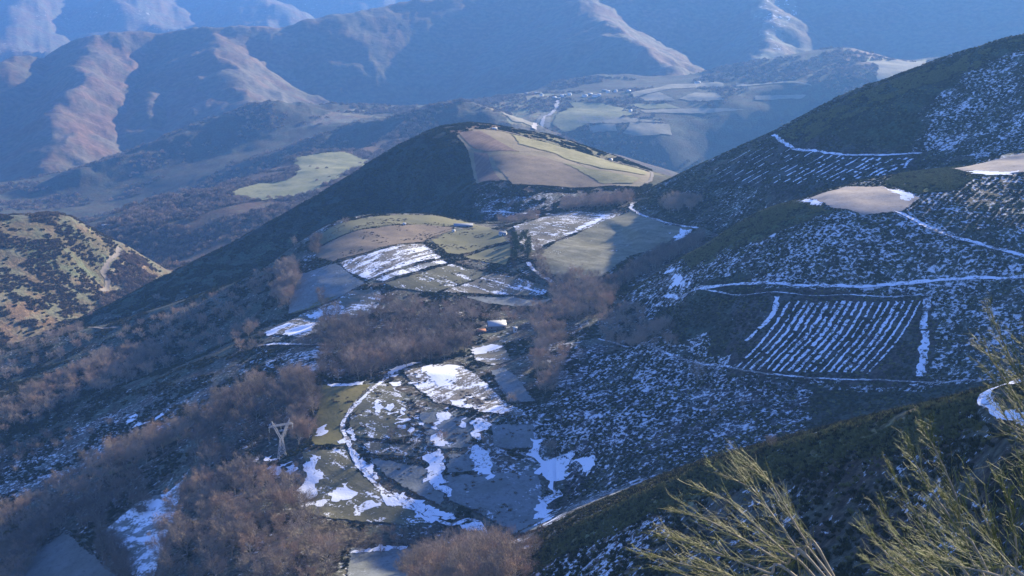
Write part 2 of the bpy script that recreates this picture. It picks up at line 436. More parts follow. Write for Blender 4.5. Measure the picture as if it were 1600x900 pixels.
def field_material(name, col, col2, snow=0.0, stripe=None, unit=1.0):
    """grass or tilled soil; snow = share lying in patches; stripe = (angle, spacing, amount) of furrows"""
    m, nt, b = new_mat(name)
    pos = nd(nt, 'ShaderNodeNewGeometry').outputs['Position']
    n1 = noise(nt, pos, 0.06 / unit, 5, 0.6); n2 = noise(nt, pos, 0.5 / unit, 4, 0.65)
    f = smooth(nt, math_n(nt, 'ADD', math_n(nt, 'MULTIPLY', n1, 0.6), math_n(nt, 'MULTIPLY', n2, 0.4)), 0.38, 0.62)
    c = mix_c(nt, f, col, col2)
    n3 = noise(nt, pos, 0.22 / unit, 5, 0.7)
    c = mix_c(nt, smooth(nt, n3, 0.52, 0.66, 0, 0.6), c, tuple(x * 0.6 for x in col))
    s = math_n(nt, 'ADD', math_n(nt, 'MULTIPLY', noise(nt, pos, 0.05 / unit, 4, 0.6, 0.8), 0.5), math_n(nt, 'MULTIPLY', n2, 0.5))
    if stripe:
        mp = nd(nt, 'ShaderNodeMapping', {'Vector': pos, 'Rotation': (0, 0, stripe[0])})
        st = nd(nt, 'ShaderNodeMapping', {'Vector': mp.outputs[0], 'Scale': (1 / stripe[1], 0.018, 0.02)})
        w = noise(nt, st.outputs[0], 1.0, 3, 0.6)
        s = math_n(nt, 'ADD', s, math_n(nt, 'MULTIPLY', math_n(nt, 'SUBTRACT', w, 0.5), stripe[2]))
        c = mix_c(nt, smooth(nt, w, 0.4, 0.6, 0, 0.5), c, tuple(x * 0.55 for x in col))
    if snow > 0:
        thr = 0.78 - 0.55 * snow
        c = mix_c(nt, smooth(nt, s, thr - 0.035, thr + 0.05), c, SNOW)
    nt.links.new(c, b.inputs['Base Color'])
    bp = nd(nt, 'ShaderNodeBump', {'Height': n2, 'Strength': 0.5, 'Distance': 0.5 * unit})
    nt.links.new(bp.outputs[0], b.inputs['Normal'])
    return m

def flat_mat(name, col, rough=0.8, var=0.25, scale=1.5, metal=0.0):
    m, nt, b = new_mat(name)
    pos = nd(nt, 'ShaderNodeNewGeometry').outputs['Position']
    n = noise(nt, pos, scale, 5, 0.6)
    c = mix_c(nt, n, tuple(x * (1 - var) for x in col), tuple(min(x * (1 + var), 1) for x in col))
    nt.links.new(c, b.inputs['Base Color'])
    b.inputs['Roughness'].default_value = rough; b.inputs['Metallic'].default_value = metal
    return m

# ------------------------------------------------------------------ helpers in the world
def world_poly(px, rmin=60.0):
    return np.array([hit(u, v, rmin) for u, v in px])

def densify(P, step, closed=True):
    out = []
    n = len(P)
    for i in range(n if closed else n - 1):
        a = P[i]; b = P[(i + 1) % n]
        k = max(1, int(np.hypot(*(b - a)) / step))
        for t in range(k): out.append(a + (b - a) * t / k)
    if not closed: out.append(P[-1])
    return np.array(out)

def inside(X, Y, P):
    r = np.zeros(X.shape, bool)
    n = len(P)
    for i in range(n):
        x0, y0 = P[i]; x1, y1 = P[(i + 1) % n]
        if y0 == y1: continue
        c = ((Y >= y0) != (Y >= y1)) & (X < (x1 - x0) * (Y - y0) / (y1 - y0) + x0)
        r ^= c
    return r

def curve(P, step):
    """smooth (Catmull-Rom) line through world points"""
    P = np.asarray(P, float)
    if len(P) < 3: return densify(P, step, False)
    Q = np.vstack([2 * P[0] - P[1], P, 2 * P[-1] - P[-2]])
    out = []
    for i in range(1, len(Q) - 2):
        k = max(1, int(np.hypot(*(Q[i + 1] - Q[i])[:2]) / step))
        for t in np.arange(k) / k:
            out.append(0.5 * (2 * Q[i] + (Q[i + 1] - Q[i - 1]) * t + (2 * Q[i - 1] - 5 * Q[i] + 4 * Q[i + 1] - Q[i + 2]) * t * t + (3 * Q[i] - 3 * Q[i + 1] + Q[i + 2] - Q[i - 1]) * t ** 3))
    out.append(P[-1])
    return np.array(out)

# ------------------------------------------------------------------ ground cover painted on the land
nj, ni = GX.shape
TINT = np.zeros((nj, ni, 3)); SNOWA = np.zeros((nj, ni))
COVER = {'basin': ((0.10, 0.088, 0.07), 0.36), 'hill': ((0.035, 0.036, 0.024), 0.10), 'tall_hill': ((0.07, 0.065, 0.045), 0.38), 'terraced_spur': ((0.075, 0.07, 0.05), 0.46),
         'near_spur': ((0.075, 0.06, 0.042), 0.37), 'left_spur': ((0.145, 0.12, 0.08), 0.0), 'wooded_slope': ((0.11, 0.075, 0.055), 0.0), 'plateau': ((0.09, 0.08, 0.055), 0.0), 'low_ridge': ((0.065, 0.06, 0.05), 0.0),
         'mountain': ((0.12, 0.088, 0.065), 0.1), 'far_range': ((0.16, 0.13, 0.11), 0.28), 'own_slope': ((0.05, 0.045, 0.025), 0.2)}
for k, n in enumerate(NAMES):
    w = GW == k
    TINT[w] = COVER[n][0]; SNOWA[w] = COVER[n][1]
TINT[GW < 0] = (0.09, 0.075, 0.05)
def paint(px, tint=None, snow=None, soft=8.0, only=None, blend=1.0):
    P = world_poly(px)
    d = np.hypot(P[:, 0], P[:, 1])
    a0, a1 = np.arctan2(P[:, 0], P[:, 1]).min() - 0.02, np.arctan2(P[:, 0], P[:, 1]).max() + 0.02
    i0, i1 = np.searchsorted(az, [a0, a1]); j0, j1 = np.searchsorted(lr, [math.log(d.min()) - 0.03, math.log(d.max()) + 0.03])
    sl = (slice(j0, j1), slice(i0, i1))
    X = GX[sl]; Y = GY[sl]
    jx = soft * fbm(X / (soft * 3), Y / (soft * 3), 3, 31); jy = soft * fbm(X / (soft * 3), Y / (soft * 3), 3, 32)
    m = inside(X + jx, Y + jy, P)
    if only is not None: m &= (GW[sl] == NAMES.index(only))
    if tint is not None: TINT[sl][m] = TINT[sl][m] * (1 - blend) + np.array(tint) * blend
    if snow is not None: SNOWA[sl][m] = snow
# (regions follow the photograph)

P_ = paint
# mountain flanks: sunlight on the spur sides painted as lighter ground
P_([(150,52),(225,55),(215,110),(190,170),(190,240),(120,260),(60,230),(80,180),(110,120),(140,100)], (0.155,0.105,0.088), 0.05, 60, 'mountain', 0.8)
P_([(320,42),(440,40),(455,120),(470,165),(420,160),(380,110)], (0.165,0.12,0.096), 0.05, 60, 'mountain', 0.8)
P_([(250,140),(330,140),(330,205),(250,215)], (0.15,0.10,0.085), 0.05, 60, 'mountain', 0.8)
P_([(930,-5),(1060,20),(1066,110),(1030,118),(950,50)], (0.165,0.12,0.096), 0.05, 60, 'mountain', 0.8)
P_([(1195,-20),(1240,-20),(1235,90),(1200,90)], (0.2,0.17,0.13), 0.36, 60, 'mountain', 0.9)
# plateau: pasture, heath, slopes in shade painted dark
P_([(770,150),(870,150),(880,200),(840,205),(790,190),(770,170)], (0.22,0.19,0.11), 0.1, 20, None)
P_([(1290,74),(1340,70),(1420,95),(1440,110),(1380,118),(1330,100)], (0.2,0.13,0.095), 0.1, 25, 'plateau')
P_([(1340,92),(1455,92),(1440,106),(1370,100)], (0.3,0.27,0.16), 0.1, 15, 'plateau')
P_([(560,166),(690,160),(690,178),(600,180),(540,190),(520,178)], (0.24,0.2,0.13), 0.1, 25, 'plateau')
P_([(500,160),(560,168),(530,190),(430,195),(400,180)], (0.18,0.15,0.12), 0.1, 35, 'plateau')
P_([(960,220),(1150,200),(1300,150),(1500,120),(1500,200),(1200,240),(1060,290),(980,250)], (0.05,0.05,0.045), 0.0, 30, 'plateau')
P_([(400,250),(470,195),(560,190),(600,215),(500,235),(420,262)], (0.05,0.045,0.04), 0.0, 30, 'plateau')
P_([(180,300),(300,240),(400,250),(360,300),(240,330)], (0.06,0.055,0.045), 0.0, 30, 'plateau')
P_([(0,290),(160,300),(200,350),(100,345),(0,340)], (0.09,0.08,0.055), 0.0, 40, 'plateau')
# left spur
P_([(0,340),(80,342),(90,360),(20,375),(0,380)], (0.14,0.125,0.075), 0, 8, 'left_spur')
P_([(90,360),(190,390),(170,430),(150,450),(60,420),(30,380)], (0.11,0.105,0.065), 0, 14, 'left_spur')
P_([(0,450),(50,470),(90,500),(60,540),(0,560)], (0.21,0.155,0.10), 0, 12, 'left_spur')
P_([(190,395),(230,410),(240,430),(170,470),(165,440)], (0.22,0.16,0.115), 0, 8, 'left_spur')
# the conical hill: rusty summit, rough strip between the dark flank and the fields
P_([(690,215),(735,192),(790,196),(800,206),(750,205),(715,215),(700,230)], (0.15,0.095,0.065), 0.1, 6, None)
P_([(560,265),(690,200),(715,215),(740,290),(800,335),(720,345),(590,345),(480,380),(420,400),(480,330)], (0.032,0.036,0.024), 0.20, 10, 'hill')  # shade of the left flank deepened in the heath tint
P_([(800,210),(870,213),(930,232),(985,255),(1040,275),(1020,272),(900,240)], (0.12,0.105,0.06), 0, 6, 'hill')
P_([(745,292),(1000,292),(990,312),(900,328),(850,330),(760,345),(740,320)], (0.10,0.08,0.07), 0.36, 8, None)
P_([(740,315),(900,300),(960,315),(880,330),(760,335)], (0.10,0.085,0.075), 0.42, 6, None)
# tall hill: darker snowless brow, lighter crest
P_([(1210,208),(1400,122),(1500,88),(1600,57),(1600,110),(1450,170),(1430,235),(1300,238),(1225,222)], (0.05,0.055,0.028), 0.20, 14, 'tall_hill')
P_([(1500,110),(1600,80),(1600,240),(1480,250),(1450,200)], (0.07,0.068,0.05), 0.47, 14, 'tall_hill')
P_([(990,310),(1210,208),(1200,225),(1080,290),(1010,322)], (0.10,0.085,0.05), 0.1, 6, 'tall_hill')
# terraced spur
P_([(1040,415),(1255,312),(1300,330),(1200,370),(1080,425)], (0.08,0.08,0.03), 0.22, 8, 'terraced_spur')
P_([(1380,285),(1470,262),(1530,272),(1480,300),(1420,300)], (0.06,0.07,0.025), 0.15, 6, 'terraced_spur')
P_([(1040,470),(1210,465),(1150,560),(1100,570),(1010,500)], (0.05,0.05,0.032), 0.28, 12, 'terraced_spur')
P_([(860,540),(1000,540),(1100,580),(1180,590),(1250,600),(1370,665),(1180,720),(1100,735),(1000,780),(920,800),(880,740),(870,640)], (0.085,0.072,0.075), 0.46, 10, 'terraced_spur')
P_([(860,530),(1060,550),(1100,640),(1000,680),(870,640)], (0.09,0.08,0.075), 0.48, 10, None)
P_([(940,700),(1090,720),(1000,790),(890,840),(870,830),(900,760)], (0.07,0.065,0.055), 0.43, 10, None)
P_([(1250,600),(1550,600),(1500,640),(1370,665)], (0.05,0.048,0.035), 0.24, 8, None)
P_([(1150,462),(1460,462),(1455,600),(1130,592)], (0.075,0.06,0.055), 0.26, 3, None)
P_([(1195,222),(1440,246),(1400,285),(1200,290),(1085,290)], (0.06,0.055,0.05), 0.25, 5, None)
# near spur: sunlit band of the crest painted in pale straw, rough lower end
P_([(838,866),(1000,782),(1200,708),(1400,651),(1540,611),(1540,630),(1400,680),(1200,740),(1000,815),(870,875)], (0.19,0.165,0.085), 0.16, 3, 'near_spur')
P_([(820,900),(870,860),(1000,800),(1060,790),(1040,900)], (0.12,0.082,0.06), 0.46, 6, None)
# basin
P_([(0,570),(140,500),(400,400),(480,390),(480,480),(400,540),(250,600),(100,680),(0,720)], (0.07,0.07,0.05), 0.33, 14, None)
P_([(100,500),(230,450),(400,370),(470,360),(440,400),(300,450),(200,490)], (0.05,0.058,0.032), 0.2, 10, None)
P_([(0,730),(180,640),(330,600),(350,640),(200,690),(0,790)], (0.13,0.12,0.11), 0.42, 14, None)
P_([(400,540),(500,545),(560,560),(520,600),(440,590),(390,570)], (0.055,0.055,0.045), 0.46, 8, None)
P_([(480,820),(860,830),(860,860),(700,840),(480,850)], (0.07,0.055,0.045), 0.28, 5, None)
P_([(600,610),(700,640),(860,660),(870,740),(700,740),(640,690)], (0.12,0.11,0.095), 0.42, 6, None)
P_([(980,420),(1030,425),(1080,450),(1040,470),(990,450)], (0.17,0.16,0.15), 0.42, 6, None)

OBJNAME = {'basin': 'valley_side', 'hill': 'hill', 'tall_hill': 'hill', 'terraced_spur': 'hillside', 'near_spur': 'hillside', 'left_spur': 'hillside', 'wooded_slope': 'hillside',
           'plateau': 'plateau', 'low_ridge': 'ridge', 'mountain': 'mountain', 'far_range': 'mountain', 'own_slope': 'hillside'}
MATOF = {'basin': M_near, 'hill': M_near, 'tall_hill': M_near, 'terraced_spur': M_near, 'near_spur': M_near, 'own_slope': M_near, 'left_spur': M_mid, 'wooded_slope': M_mid, 'plateau': M_mid, 'low_ridge': M_mid, 'mountain': M_far, 'far_range': M_far}
idx = np.arange(nj * ni).reshape(nj, ni)
Q4 = np.stack([idx[:-1, :-1], idx[:-1, 1:], idx[1:, 1:], idx[1:, :-1]], -1).reshape(-1, 4)
lay = GW[:-1, :-1].reshape(-1)
V3 = np.c_[GX.ravel(), GY.ravel(), GZ.ravel()]
T3 = np.c_[TINT.reshape(-1, 3), np.ones(nj * ni)].astype(np.float32); S3 = SNOWA.ravel().astype(np.float32)
for k in [int(x) for x in np.unique(lay)]:
    f = Q4[lay == k]
    u, inv = np.unique(f, return_inverse=True)
    n = NAMES[k] if k >= 0 else None
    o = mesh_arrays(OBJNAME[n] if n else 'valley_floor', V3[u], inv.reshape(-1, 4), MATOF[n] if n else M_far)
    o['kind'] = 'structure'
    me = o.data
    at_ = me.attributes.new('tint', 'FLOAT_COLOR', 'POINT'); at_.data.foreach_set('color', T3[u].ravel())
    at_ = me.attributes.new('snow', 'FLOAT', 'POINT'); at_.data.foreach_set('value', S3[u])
# smooth shading across the seams between neighbouring sheets is kept by their common vertices
# ------------------------------------------------------------------ tagging
def tag(o, label=None, cat=None, group=None, kind=None):
    if label: o['label'] = label
    if cat: o['category'] = cat
    if group: o['group'] = group
    if kind: o['kind'] = kind
    return o

def empty(name, loc, rz=0.0):
    o = bpy.data.objects.new(name, None); COL.objects.link(o)
    o.location = loc; o.rotation_euler = (0, 0, rz); o.empty_display_size = 1
    return o

# ------------------------------------------------------------------ sheets laid on the land: fields, snow, tracks
def drape_poly(name, P, mat, step, lift=0.35, wob=0.0, smooth_edge=True):
    """P world outline -> sheet following the ground"""
    P = curve(np.vstack([P, P[:1]]), step)[:-1] if smooth_edge else densify(P, step)
    if wob:
        P = P + wob * np.c_[fbm(P[:, 0] / (wob * 2.6), P[:, 1] / (wob * 2.6), 4, 5, 0.65), fbm(P[:, 0] / (wob * 2.6), P[:, 1] / (wob * 2.6), 4, 6, 0.65)]
    x0, y0 = P.min(0); x1, y1 = P.max(0)
    gx, gy = np.meshgrid(np.arange(x0, x1, step), np.arange(y0, y1, step))
    gx = gx.ravel() + 0.3 * step * vnoise(gx.ravel(), gy.ravel(), 2); gy = gy.ravel()
    m = inside(gx, gy, P)
    pts = [Vector(p) for p in P] + [Vector(p) for p in np.c_[gx[m], gy[m]]]
    n = len(P)
    v, e, f, *_ = delaunay_2d_cdt(pts, [(i, (i + 1) % n) for i in range(n)], [], 0, 1e-4)
    A = np.array([[q.x, q.y] for q in v]); F = np.array([t for t in f if len(t) == 3])
    c = A[F].mean(1)
    F = F[inside(c[:, 0], c[:, 1], P)]
    z = np.maximum.reduce([ground(A[:, 0] + a, A[:, 1] + b) for a, b in ((0, 0), (step * .3, 0), (-step * .3, 0), (0, step * .3), (0, -step * .3))]) + lift
    return A, z, F

NOSHRUB = []; NOLINE = []
def field(px, mat, step=3.0, lift=0.35, label=None, name='field', wob=1.0):
    P = densify(world_poly(px), step)
    NOSHRUB.append(P)
    A, z, F = drape_poly(name, P, mat, step, lift, wob, False)
    o = mesh_arrays(name, np.c_[A, z], F, mat); tag(o, label, kind='structure')
    return o

class Sheets:
    def __init__(self): self.V = []; self.F = []; self.n = 0
    def add(self, A, z, F):
        self.V.append(np.c_[A, z]); self.F.append(F + self.n); self.n += len(A)
    def build(self, name, mat): return mesh_arrays(name, np.vstack(self.V), np.vstack(self.F), mat)

def ribbon(px, width, lift, step=2.5, ragged=0.25, world=None, cross=4):
    C = curve(world if world is not None else world_poly(px), step)
    T = np.gradient(C, axis=0); T /= np.linalg.norm(T, axis=1)[:, None] + 1e-9
    N = np.c_[-T[:, 1], T[:, 0]]
    n = len(C)
    wl = width / 2 * (1 + ragged * fbm(C[:, 0] / (width * 1.2), C[:, 1] / (width * 1.2), 3, 41))
    wr = width / 2 * (1 + ragged * fbm(C[:, 0] / (width * 1.2), C[:, 1] / (width * 1.2), 3, 43))
    t = np.linspace(-1, 1, cross + 1)
    A = np.concatenate([(C + N * np.where(k < 0, wl * k, wr * k)[:, None]) for k in t])
    z = ground(A[:, 0], A[:, 1]) + lift
    zc = z.reshape(cross + 1, n)
    z = (0.4 * zc + 0.6 * np.maximum(zc.mean(0), zc - 0.3)).ravel()
    z = np.maximum(z, ground(A[:, 0], A[:, 1]) + lift * 0.6)
    F = [(k * n + i, k * n + i + 1, (k + 1) * n + i + 1, (k + 1) * n + i) for k in range(cross) for i in range(n - 1)]
    F = np.array(F)
    F3 = np.vstack([F[:, [0, 1, 2]], F[:, [0, 2, 3]]])
    return A, z, F3[:, ::-1]

GREEN = (0.17, 0.155, 0.065); STRAW = (0.205, 0.171, 0.099); OLIVE = (0.144, 0.129, 0.046); BROWN = (0.167, 0.110, 0.080); GREYG = (0.129, 0.125, 0.087)
F_green = field_material('pasture', GREEN, (0.160, 0.148, 0.076), 0.0)
F_straw = field_material('straw-coloured pasture', STRAW, (0.251, 0.201, 0.125), 0.0)
F_rust = field_material('tilled brown soil', (0.179, 0.118, 0.091), (0.220, 0.152, 0.114), 0.0, (0.5, 3.0, 0.2))
F_brown = field_material('brown pasture', (0.182, 0.137, 0.087), (0.228, 0.171, 0.114), 0.1)
F_olive = field_material('olive pasture', OLIVE, (0.182, 0.152, 0.057), 0.0)
F_snowy = field_material('pasture half under snow', (0.144, 0.133, 0.091), (0.198, 0.167, 0.122), 0.42, (-0.9, 5.0, 0.5))
F_snowy2 = field_material('pasture with snow stripes', (0.152, 0.137, 0.106), (0.205, 0.175, 0.137), 0.50, (0.6, 6.0, 0.6))
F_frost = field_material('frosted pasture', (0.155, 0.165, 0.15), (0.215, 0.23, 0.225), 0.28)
F_snowf = field_material('snow-covered pasture', (0.167, 0.167, 0.129), (0.274, 0.281, 0.266), 0.50, (-0.75, 7.0, 0.6))
F_lower = field_material('thawing pasture', (0.125, 0.118, 0.065), (0.167, 0.152, 0.091), 0.36, (-0.75, 6.0, 0.45))
F_grey = field_material('grey grass', (0.122, 0.125, 0.106), (0.167, 0.167, 0.152), 0.1)
F_pink = field_material('frosted straw field', (0.319, 0.258, 0.205), (0.380, 0.319, 0.266), 0.12)
F_far = field_material('far pasture', (0.195, 0.195, 0.08), (0.26, 0.245, 0.125), 0.1, None, 4.0)
F_far2 = field_material('far meadow', (0.228, 0.205, 0.137), (0.289, 0.258, 0.182), 0.15, None, 4.0)

F_meadow = field_material('meadow touched by frost', (0.165, 0.155, 0.09), (0.25, 0.235, 0.165), 0.22, (-0.75, 8.0, 0.3))
F_strip = field_material('yellow green strip', (0.2, 0.185, 0.075), (0.27, 0.24, 0.12), 0.0)
# the conical hill
field([(745,203),(775,202),(830,222),(900,240),(985,262),(1018,270),(1018,284),(1000,292),(930,290),(830,290),(745,288),(738,262),(730,235),(712,212)], F_straw, 5, 0.35, 'straw-coloured pasture on the sunny side of the conical hill')
field([(716,208),(750,205),(770,216),(808,237),(762,238),(742,234),(728,222)], F_rust, 4, 0.8, 'reddish brown ploughed field near the hilltop')
field([(740,240),(762,240),(782,285),(748,286)], F_rust, 4, 0.8, 'purple brown ploughed field beside the dark flank')
field([(768,244),(850,246),(930,268),(960,290),(800,289)], F_brown, 4, 0.8, 'brown pasture in the middle of the conical hill')
field([(800,211),(860,226),(930,246),(1008,268),(1010,275),(940,264),(870,242),(812,226)], F_strip, 4, 1.2, 'yellow green strip below the hill track')
field([(880,256),(935,268),(1000,279),(990,287),(940,288),(905,268)], F_strip, 4, 1.2, 'yellow green pasture at the right end of the hill fields')
# terrace
field([(498,370),(520,355),(570,341),(620,336),(690,339),(740,350),(768,357),(712,354),(640,351),(600,353),(545,364),(500,384)], F_green, 3, 0.35, 'green pasture along the crest of the terrace')
field([(492,392),(530,372),(600,355),(660,351),(708,355),(705,361),(672,371),(662,378),(640,380),(575,394),(520,409),(497,404)], F_brown, 3, 0.4, 'wide brown pasture on the terrace')
field([(530,411),(580,396),(650,382),(662,382),(690,403),(660,408),(620,420),(575,438),(545,426)], F_snowy2, 2.5, 0.4, 'pasture striped with snow on the terrace')
field([(674,376),(700,363),(760,356),(785,366),(792,378),(760,385),(718,398),(700,396)], F_green, 3, 0.4, 'round green pasture on the terrace')
field([(724,402),(765,389),(800,381),(798,400),(790,414),(760,410)], F_green, 3, 0.4, 'small green pasture by the dark trees')
field([(587,438),(620,424),(690,407),(700,411),(640,427),(600,440)], F_snowf, 2, 0.45, 'long snowy strip between two hedges')
field([(602,443),(650,430),(706,413),(740,422),(765,428),(680,458),(615,450)], F_lower, 2.5, 0.4, 'grey green pasture on the front of the terrace')
field([(767,428),(800,433),(830,441),(865,451),(850,461),(790,461),(720,458),(690,457)], F_snowy, 2.5, 0.45, 'half snowy pasture with furrows below the lane')
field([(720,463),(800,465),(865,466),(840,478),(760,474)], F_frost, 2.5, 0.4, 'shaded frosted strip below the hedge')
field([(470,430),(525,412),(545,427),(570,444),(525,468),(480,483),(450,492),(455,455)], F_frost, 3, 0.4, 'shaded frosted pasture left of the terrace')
field([(407,522),(480,487),(525,470),(545,455),(590,453),(600,465),(580,490),(520,508),(470,528)], F_snowy, 2.5, 0.4, 'snowy field catching the last sun')
# right meadow
field([(835,400),(870,379),(940,347),(985,331),(1000,336),(1040,352),(1083,357),(1035,384),(985,400),(940,432),(870,434),(846,420)], F_meadow, 3.5, 0.4, 'large meadow half in shade')
field([(802,354),(850,339),(900,330),(945,335),(975,333),(870,374),(836,392),(812,380)], F_snowy, 3, 0.4, 'rough brown pasture with snow streaks')
# lower bench
field([(500,603),(560,601),(578,602),(545,640),(530,668),(540,696),(490,696),(486,662),(498,640)], F_olive, 2, 0.4, 'olive green meadow beside the snowy lane')
field([(583,600),(612,600),(638,640),(636,688),(562,684),(547,670),(548,645)], F_lower, 2, 0.4, 'green meadow right of the snowy lane')
field([(472,708),(540,703),(556,735),(596,768),(636,792),(672,816),(650,822),(590,816),(500,808),(467,795),(482,745)], F_lower, 2, 0.45, 'sunlit meadow with large snow patches')
field([(563,690),(645,697),(652,714),(580,710)], F_snowy, 2, 0.4, 'narrow snowy terrace above the lane')
field([(578,716),(662,731),(694,775),(688,790),(650,772),(602,742)], F_frost, 2, 0.4, 'shaded frosted terrace above the lane')
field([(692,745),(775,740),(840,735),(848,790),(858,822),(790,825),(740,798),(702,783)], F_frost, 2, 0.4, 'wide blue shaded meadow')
field([(632,582),(680,570),(720,571),(760,600),(785,625),(812,640),(825,652),(780,647),(720,637),(680,629),(652,608)], F_snowy2, 2, 0.4, 'rounded snow-covered meadow')
field([(768,580),(790,576),(815,600),(838,628),(800,628),(778,605)], F_frost, 2, 0.4, 'small frosted meadow above the gully')
field([(737,541),(788,541),(798,563),(770,572),(742,563)], F_snowy, 2, 0.4, 'half snowy meadow below the farmhouse')
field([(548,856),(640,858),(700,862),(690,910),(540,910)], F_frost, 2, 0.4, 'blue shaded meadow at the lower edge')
field([(20,885),(100,832),(150,872),(195,910),(10,910)], F_grey, 3, 0.4, 'grey green field in the lower left corner')
field([(160,832),(210,790),(262,770),(285,752),(270,820),(240,905),(208,905),(190,860)], F_snowf, 3, 0.4, 'snow-covered clearing between two woods')
field([(165,737),(205,725),(212,729),(172,743)], F_olive, 2, 0.5, 'thin sunlit grass strip')
field([(255,691),(298,676),(300,682),(255,699)], F_olive, 2, 0.5, 'thin sunlit grass strip')
field([(448,492),(465,475),(500,470),(530,462),(500,478),(462,490)], F_olive, 2, 0.5, 'orange grass verge')
field([(655,645),(700,645),(738,655),(738,698),(700,702),(668,698)], F_frost, 2, 0.4, 'small frosted meadow in the middle of the benches')
field([(768,664),(832,666),(836,700),(800,702),(772,700)], F_frost, 2, 0.4, 'small frosted meadow above the blue meadow')
field([(700,712),(760,708),(780,735),(700,740)], F_frost, 2, 0.4, 'frosted terrace left of the snow drift')
# tops on the right
field([(1264,311),(1330,292),(1380,292),(1402,300),(1438,310),(1410,331),(1348,337),(1300,325)], F_pink, 3, 0.5, 'pale frosted field on the flat top')
field([(1477,266),(1600,240),(1680,230),(1680,268),(1600,270),(1560,271),(1505,268)], F_pink, 3, 0.5, 'pale bare field at the right edge')
# wooded slope and plateau
field([(462,247),(540,238),(576,251),(560,264),(520,284),(480,303),(412,314),(362,300),(400,288),(452,282),(466,266)], F_far, 9, 1.2, 'bright green pasture among winter woods', wob=10)
field([(140,360),(168,360),(168,364),(140,366)], F_far, 6, 1.0, 'tiny green meadow in the valley', wob=2)
for pxs, mt, lb in (
    ([(865,195),(868,182),(890,168),(960,172),(1000,178),(960,186),(920,192),(895,205),(878,207)], F_far, 'green pasture below the village'),
    ([(785,178),(850,176),(862,186),(835,200),(800,190)], F_far2, 'pasture left of the village road'),
    ([(890,160),(940,162),(985,172),(960,174),(895,168)], F_far, 'strip field below the village houses'),
    ([(985,146),(1050,132),(1130,130),(1130,136),(1050,139),(990,152)], F_far2, 'pale strip field at the top of the plateau'),
    ([(1150,130),(1260,130),(1270,136),(1150,136)], F_far2, 'pale strip field below the round hill'),
    ([(1000,153),(1030,144),(1055,158),(1010,158)], F_far2, 'pale field behind the village'),
    ([(1062,155),(1085,145),(1120,146),(1130,157),(1090,159)], F_far2, 'pale field right of the village'),
    ([(975,164),(1040,162),(1065,170),(1010,171)], F_far, 'narrow green field'),
    ([(1000,172),(1100,170),(1170,173),(1100,178),(1010,177)], F_far2, 'long narrow field'),
    ([(905,183),(1000,186),(1040,192),(960,194),(900,192)], F_far2, 'long pale field'),
    ([(985,192),(1045,195),(1050,212),(1000,214),(975,210)], F_far2, 'lowest pale field'),
    ([(920,198),(960,194),(965,205),(925,210)], F_far2, 'small pale field'),
    ([(1180,150),(1260,150),(1250,156),(1180,156)], F_far2, 'far strip field'),
    ([(1350,96),(1450,95),(1440,104),(1370,101)], F_far2, 'pale pasture behind the tall hill')):
    field(pxs, mt, 12, 1.2, lb, wob=3)

# ------------------------------------------------------------------ tracks
M_track = flat_mat('frozen gravel track', (0.22, 0.19, 0.16), 0.9, 0.3, 0.6)
M_tsnow = field_material('track with packed snow', (0.16, 0.14, 0.12), (0.24, 0.22, 0.2), 0.50, None)
M_lane = field_material('lane under packed snow', (0.16, 0.14, 0.12), (0.24, 0.22, 0.2), 0.58, None)
def track(px, w, label, mat=None, name='track', lift=0.55, ragged=0.5):
    NOLINE.append((curve(world_poly(px), 3), w / 2 + 1.2))
    mat = mat or (M_lane if name == 'road' else M_tsnow)
    A, z, F = ribbon(px, w, lift, 2.0, ragged)
    o = mesh_arrays(name, np.c_[A, z], F, mat); tag(o, label, kind='structure'); return o
track([(1040,462),(1080,456),(1130,447),(1170,444),(1250,447),(1340,449),(1400,445),(1480,438),(1540,436),(1600,434),(1700,428)], 4.0, 'snowy track across the terraced hillside', name='road')
track([(1060,467),(1150,462),(1250,461),(1340,462),(1450,460)], 1.6, 'narrow ledge below the snowy track')
track([(1208,211),(1225,224),(1250,235),(1300,241),(1350,243),(1400,242),(1440,240)], 4.5, 'snowy track curving round the tall hill', name='road')
track([(1395,328),(1420,340),(1450,355),(1490,371),(1550,388),(1600,401),(1680,420)], 3.6, 'track running down from the flat top', name='road')
track([(628,573),(605,590),(572,618),(545,645),(535,670),(546,695),(556,722),(597,765),(650,797),(700,820),(760,837),(830,857)], 3.2, 'snowy lane through the meadows', name='road')
track([(187,388),(180,402),(168,414),(162,428),(168,442),(158,456)], 7, 'pale farm track on the left spur', M_track, 'road', 1.0)
track([(402,541),(450,538),(512,539)], 4, 'level track above the pylon wood')
track([(112,514),(150,512),(186,512)], 4, 'short track on the far left slope', M_track)
track([(1640,590),(1600,596),(1570,602),(1547,611),(1538,624),(1546,638),(1570,651),(1610,662)], 3.4, 'hairpin lane on the near spur', name='road', lift=0.3)
track([(935,530),(970,540),(1030,548),(1100,570),(1180,582),(1300,593),(1400,596),(1550,594)], 2.4, 'foot path under the snow rows')
track([(760,202),(800,209),(830,219),(900,238),(985,260),(1016,269),(1018,280),(1010,288)], 4.0, 'farm track along the hill crest', M_track, lift=1.4)
track([(990,316),(986,326),(1000,335),(1030,345),(1060,352),(1090,357)], 4.0, 'snowy track over the saddle')
track([(752,331),(800,333),(840,336),(872,338)], 5.0, 'snowy track behind the terrace')
track([(872,158),(869,170),(860,180),(848,190),(834,202)], 13, 'pale road up to the village', flat_mat('pale road dust', (0.5, 0.45, 0.4), 0.9, 0.1, 0.2), 'road', 3.0)
track([(826,410),(830,418),(845,430),(862,442)], 4.0, 'sunken lane beside the dark trees')

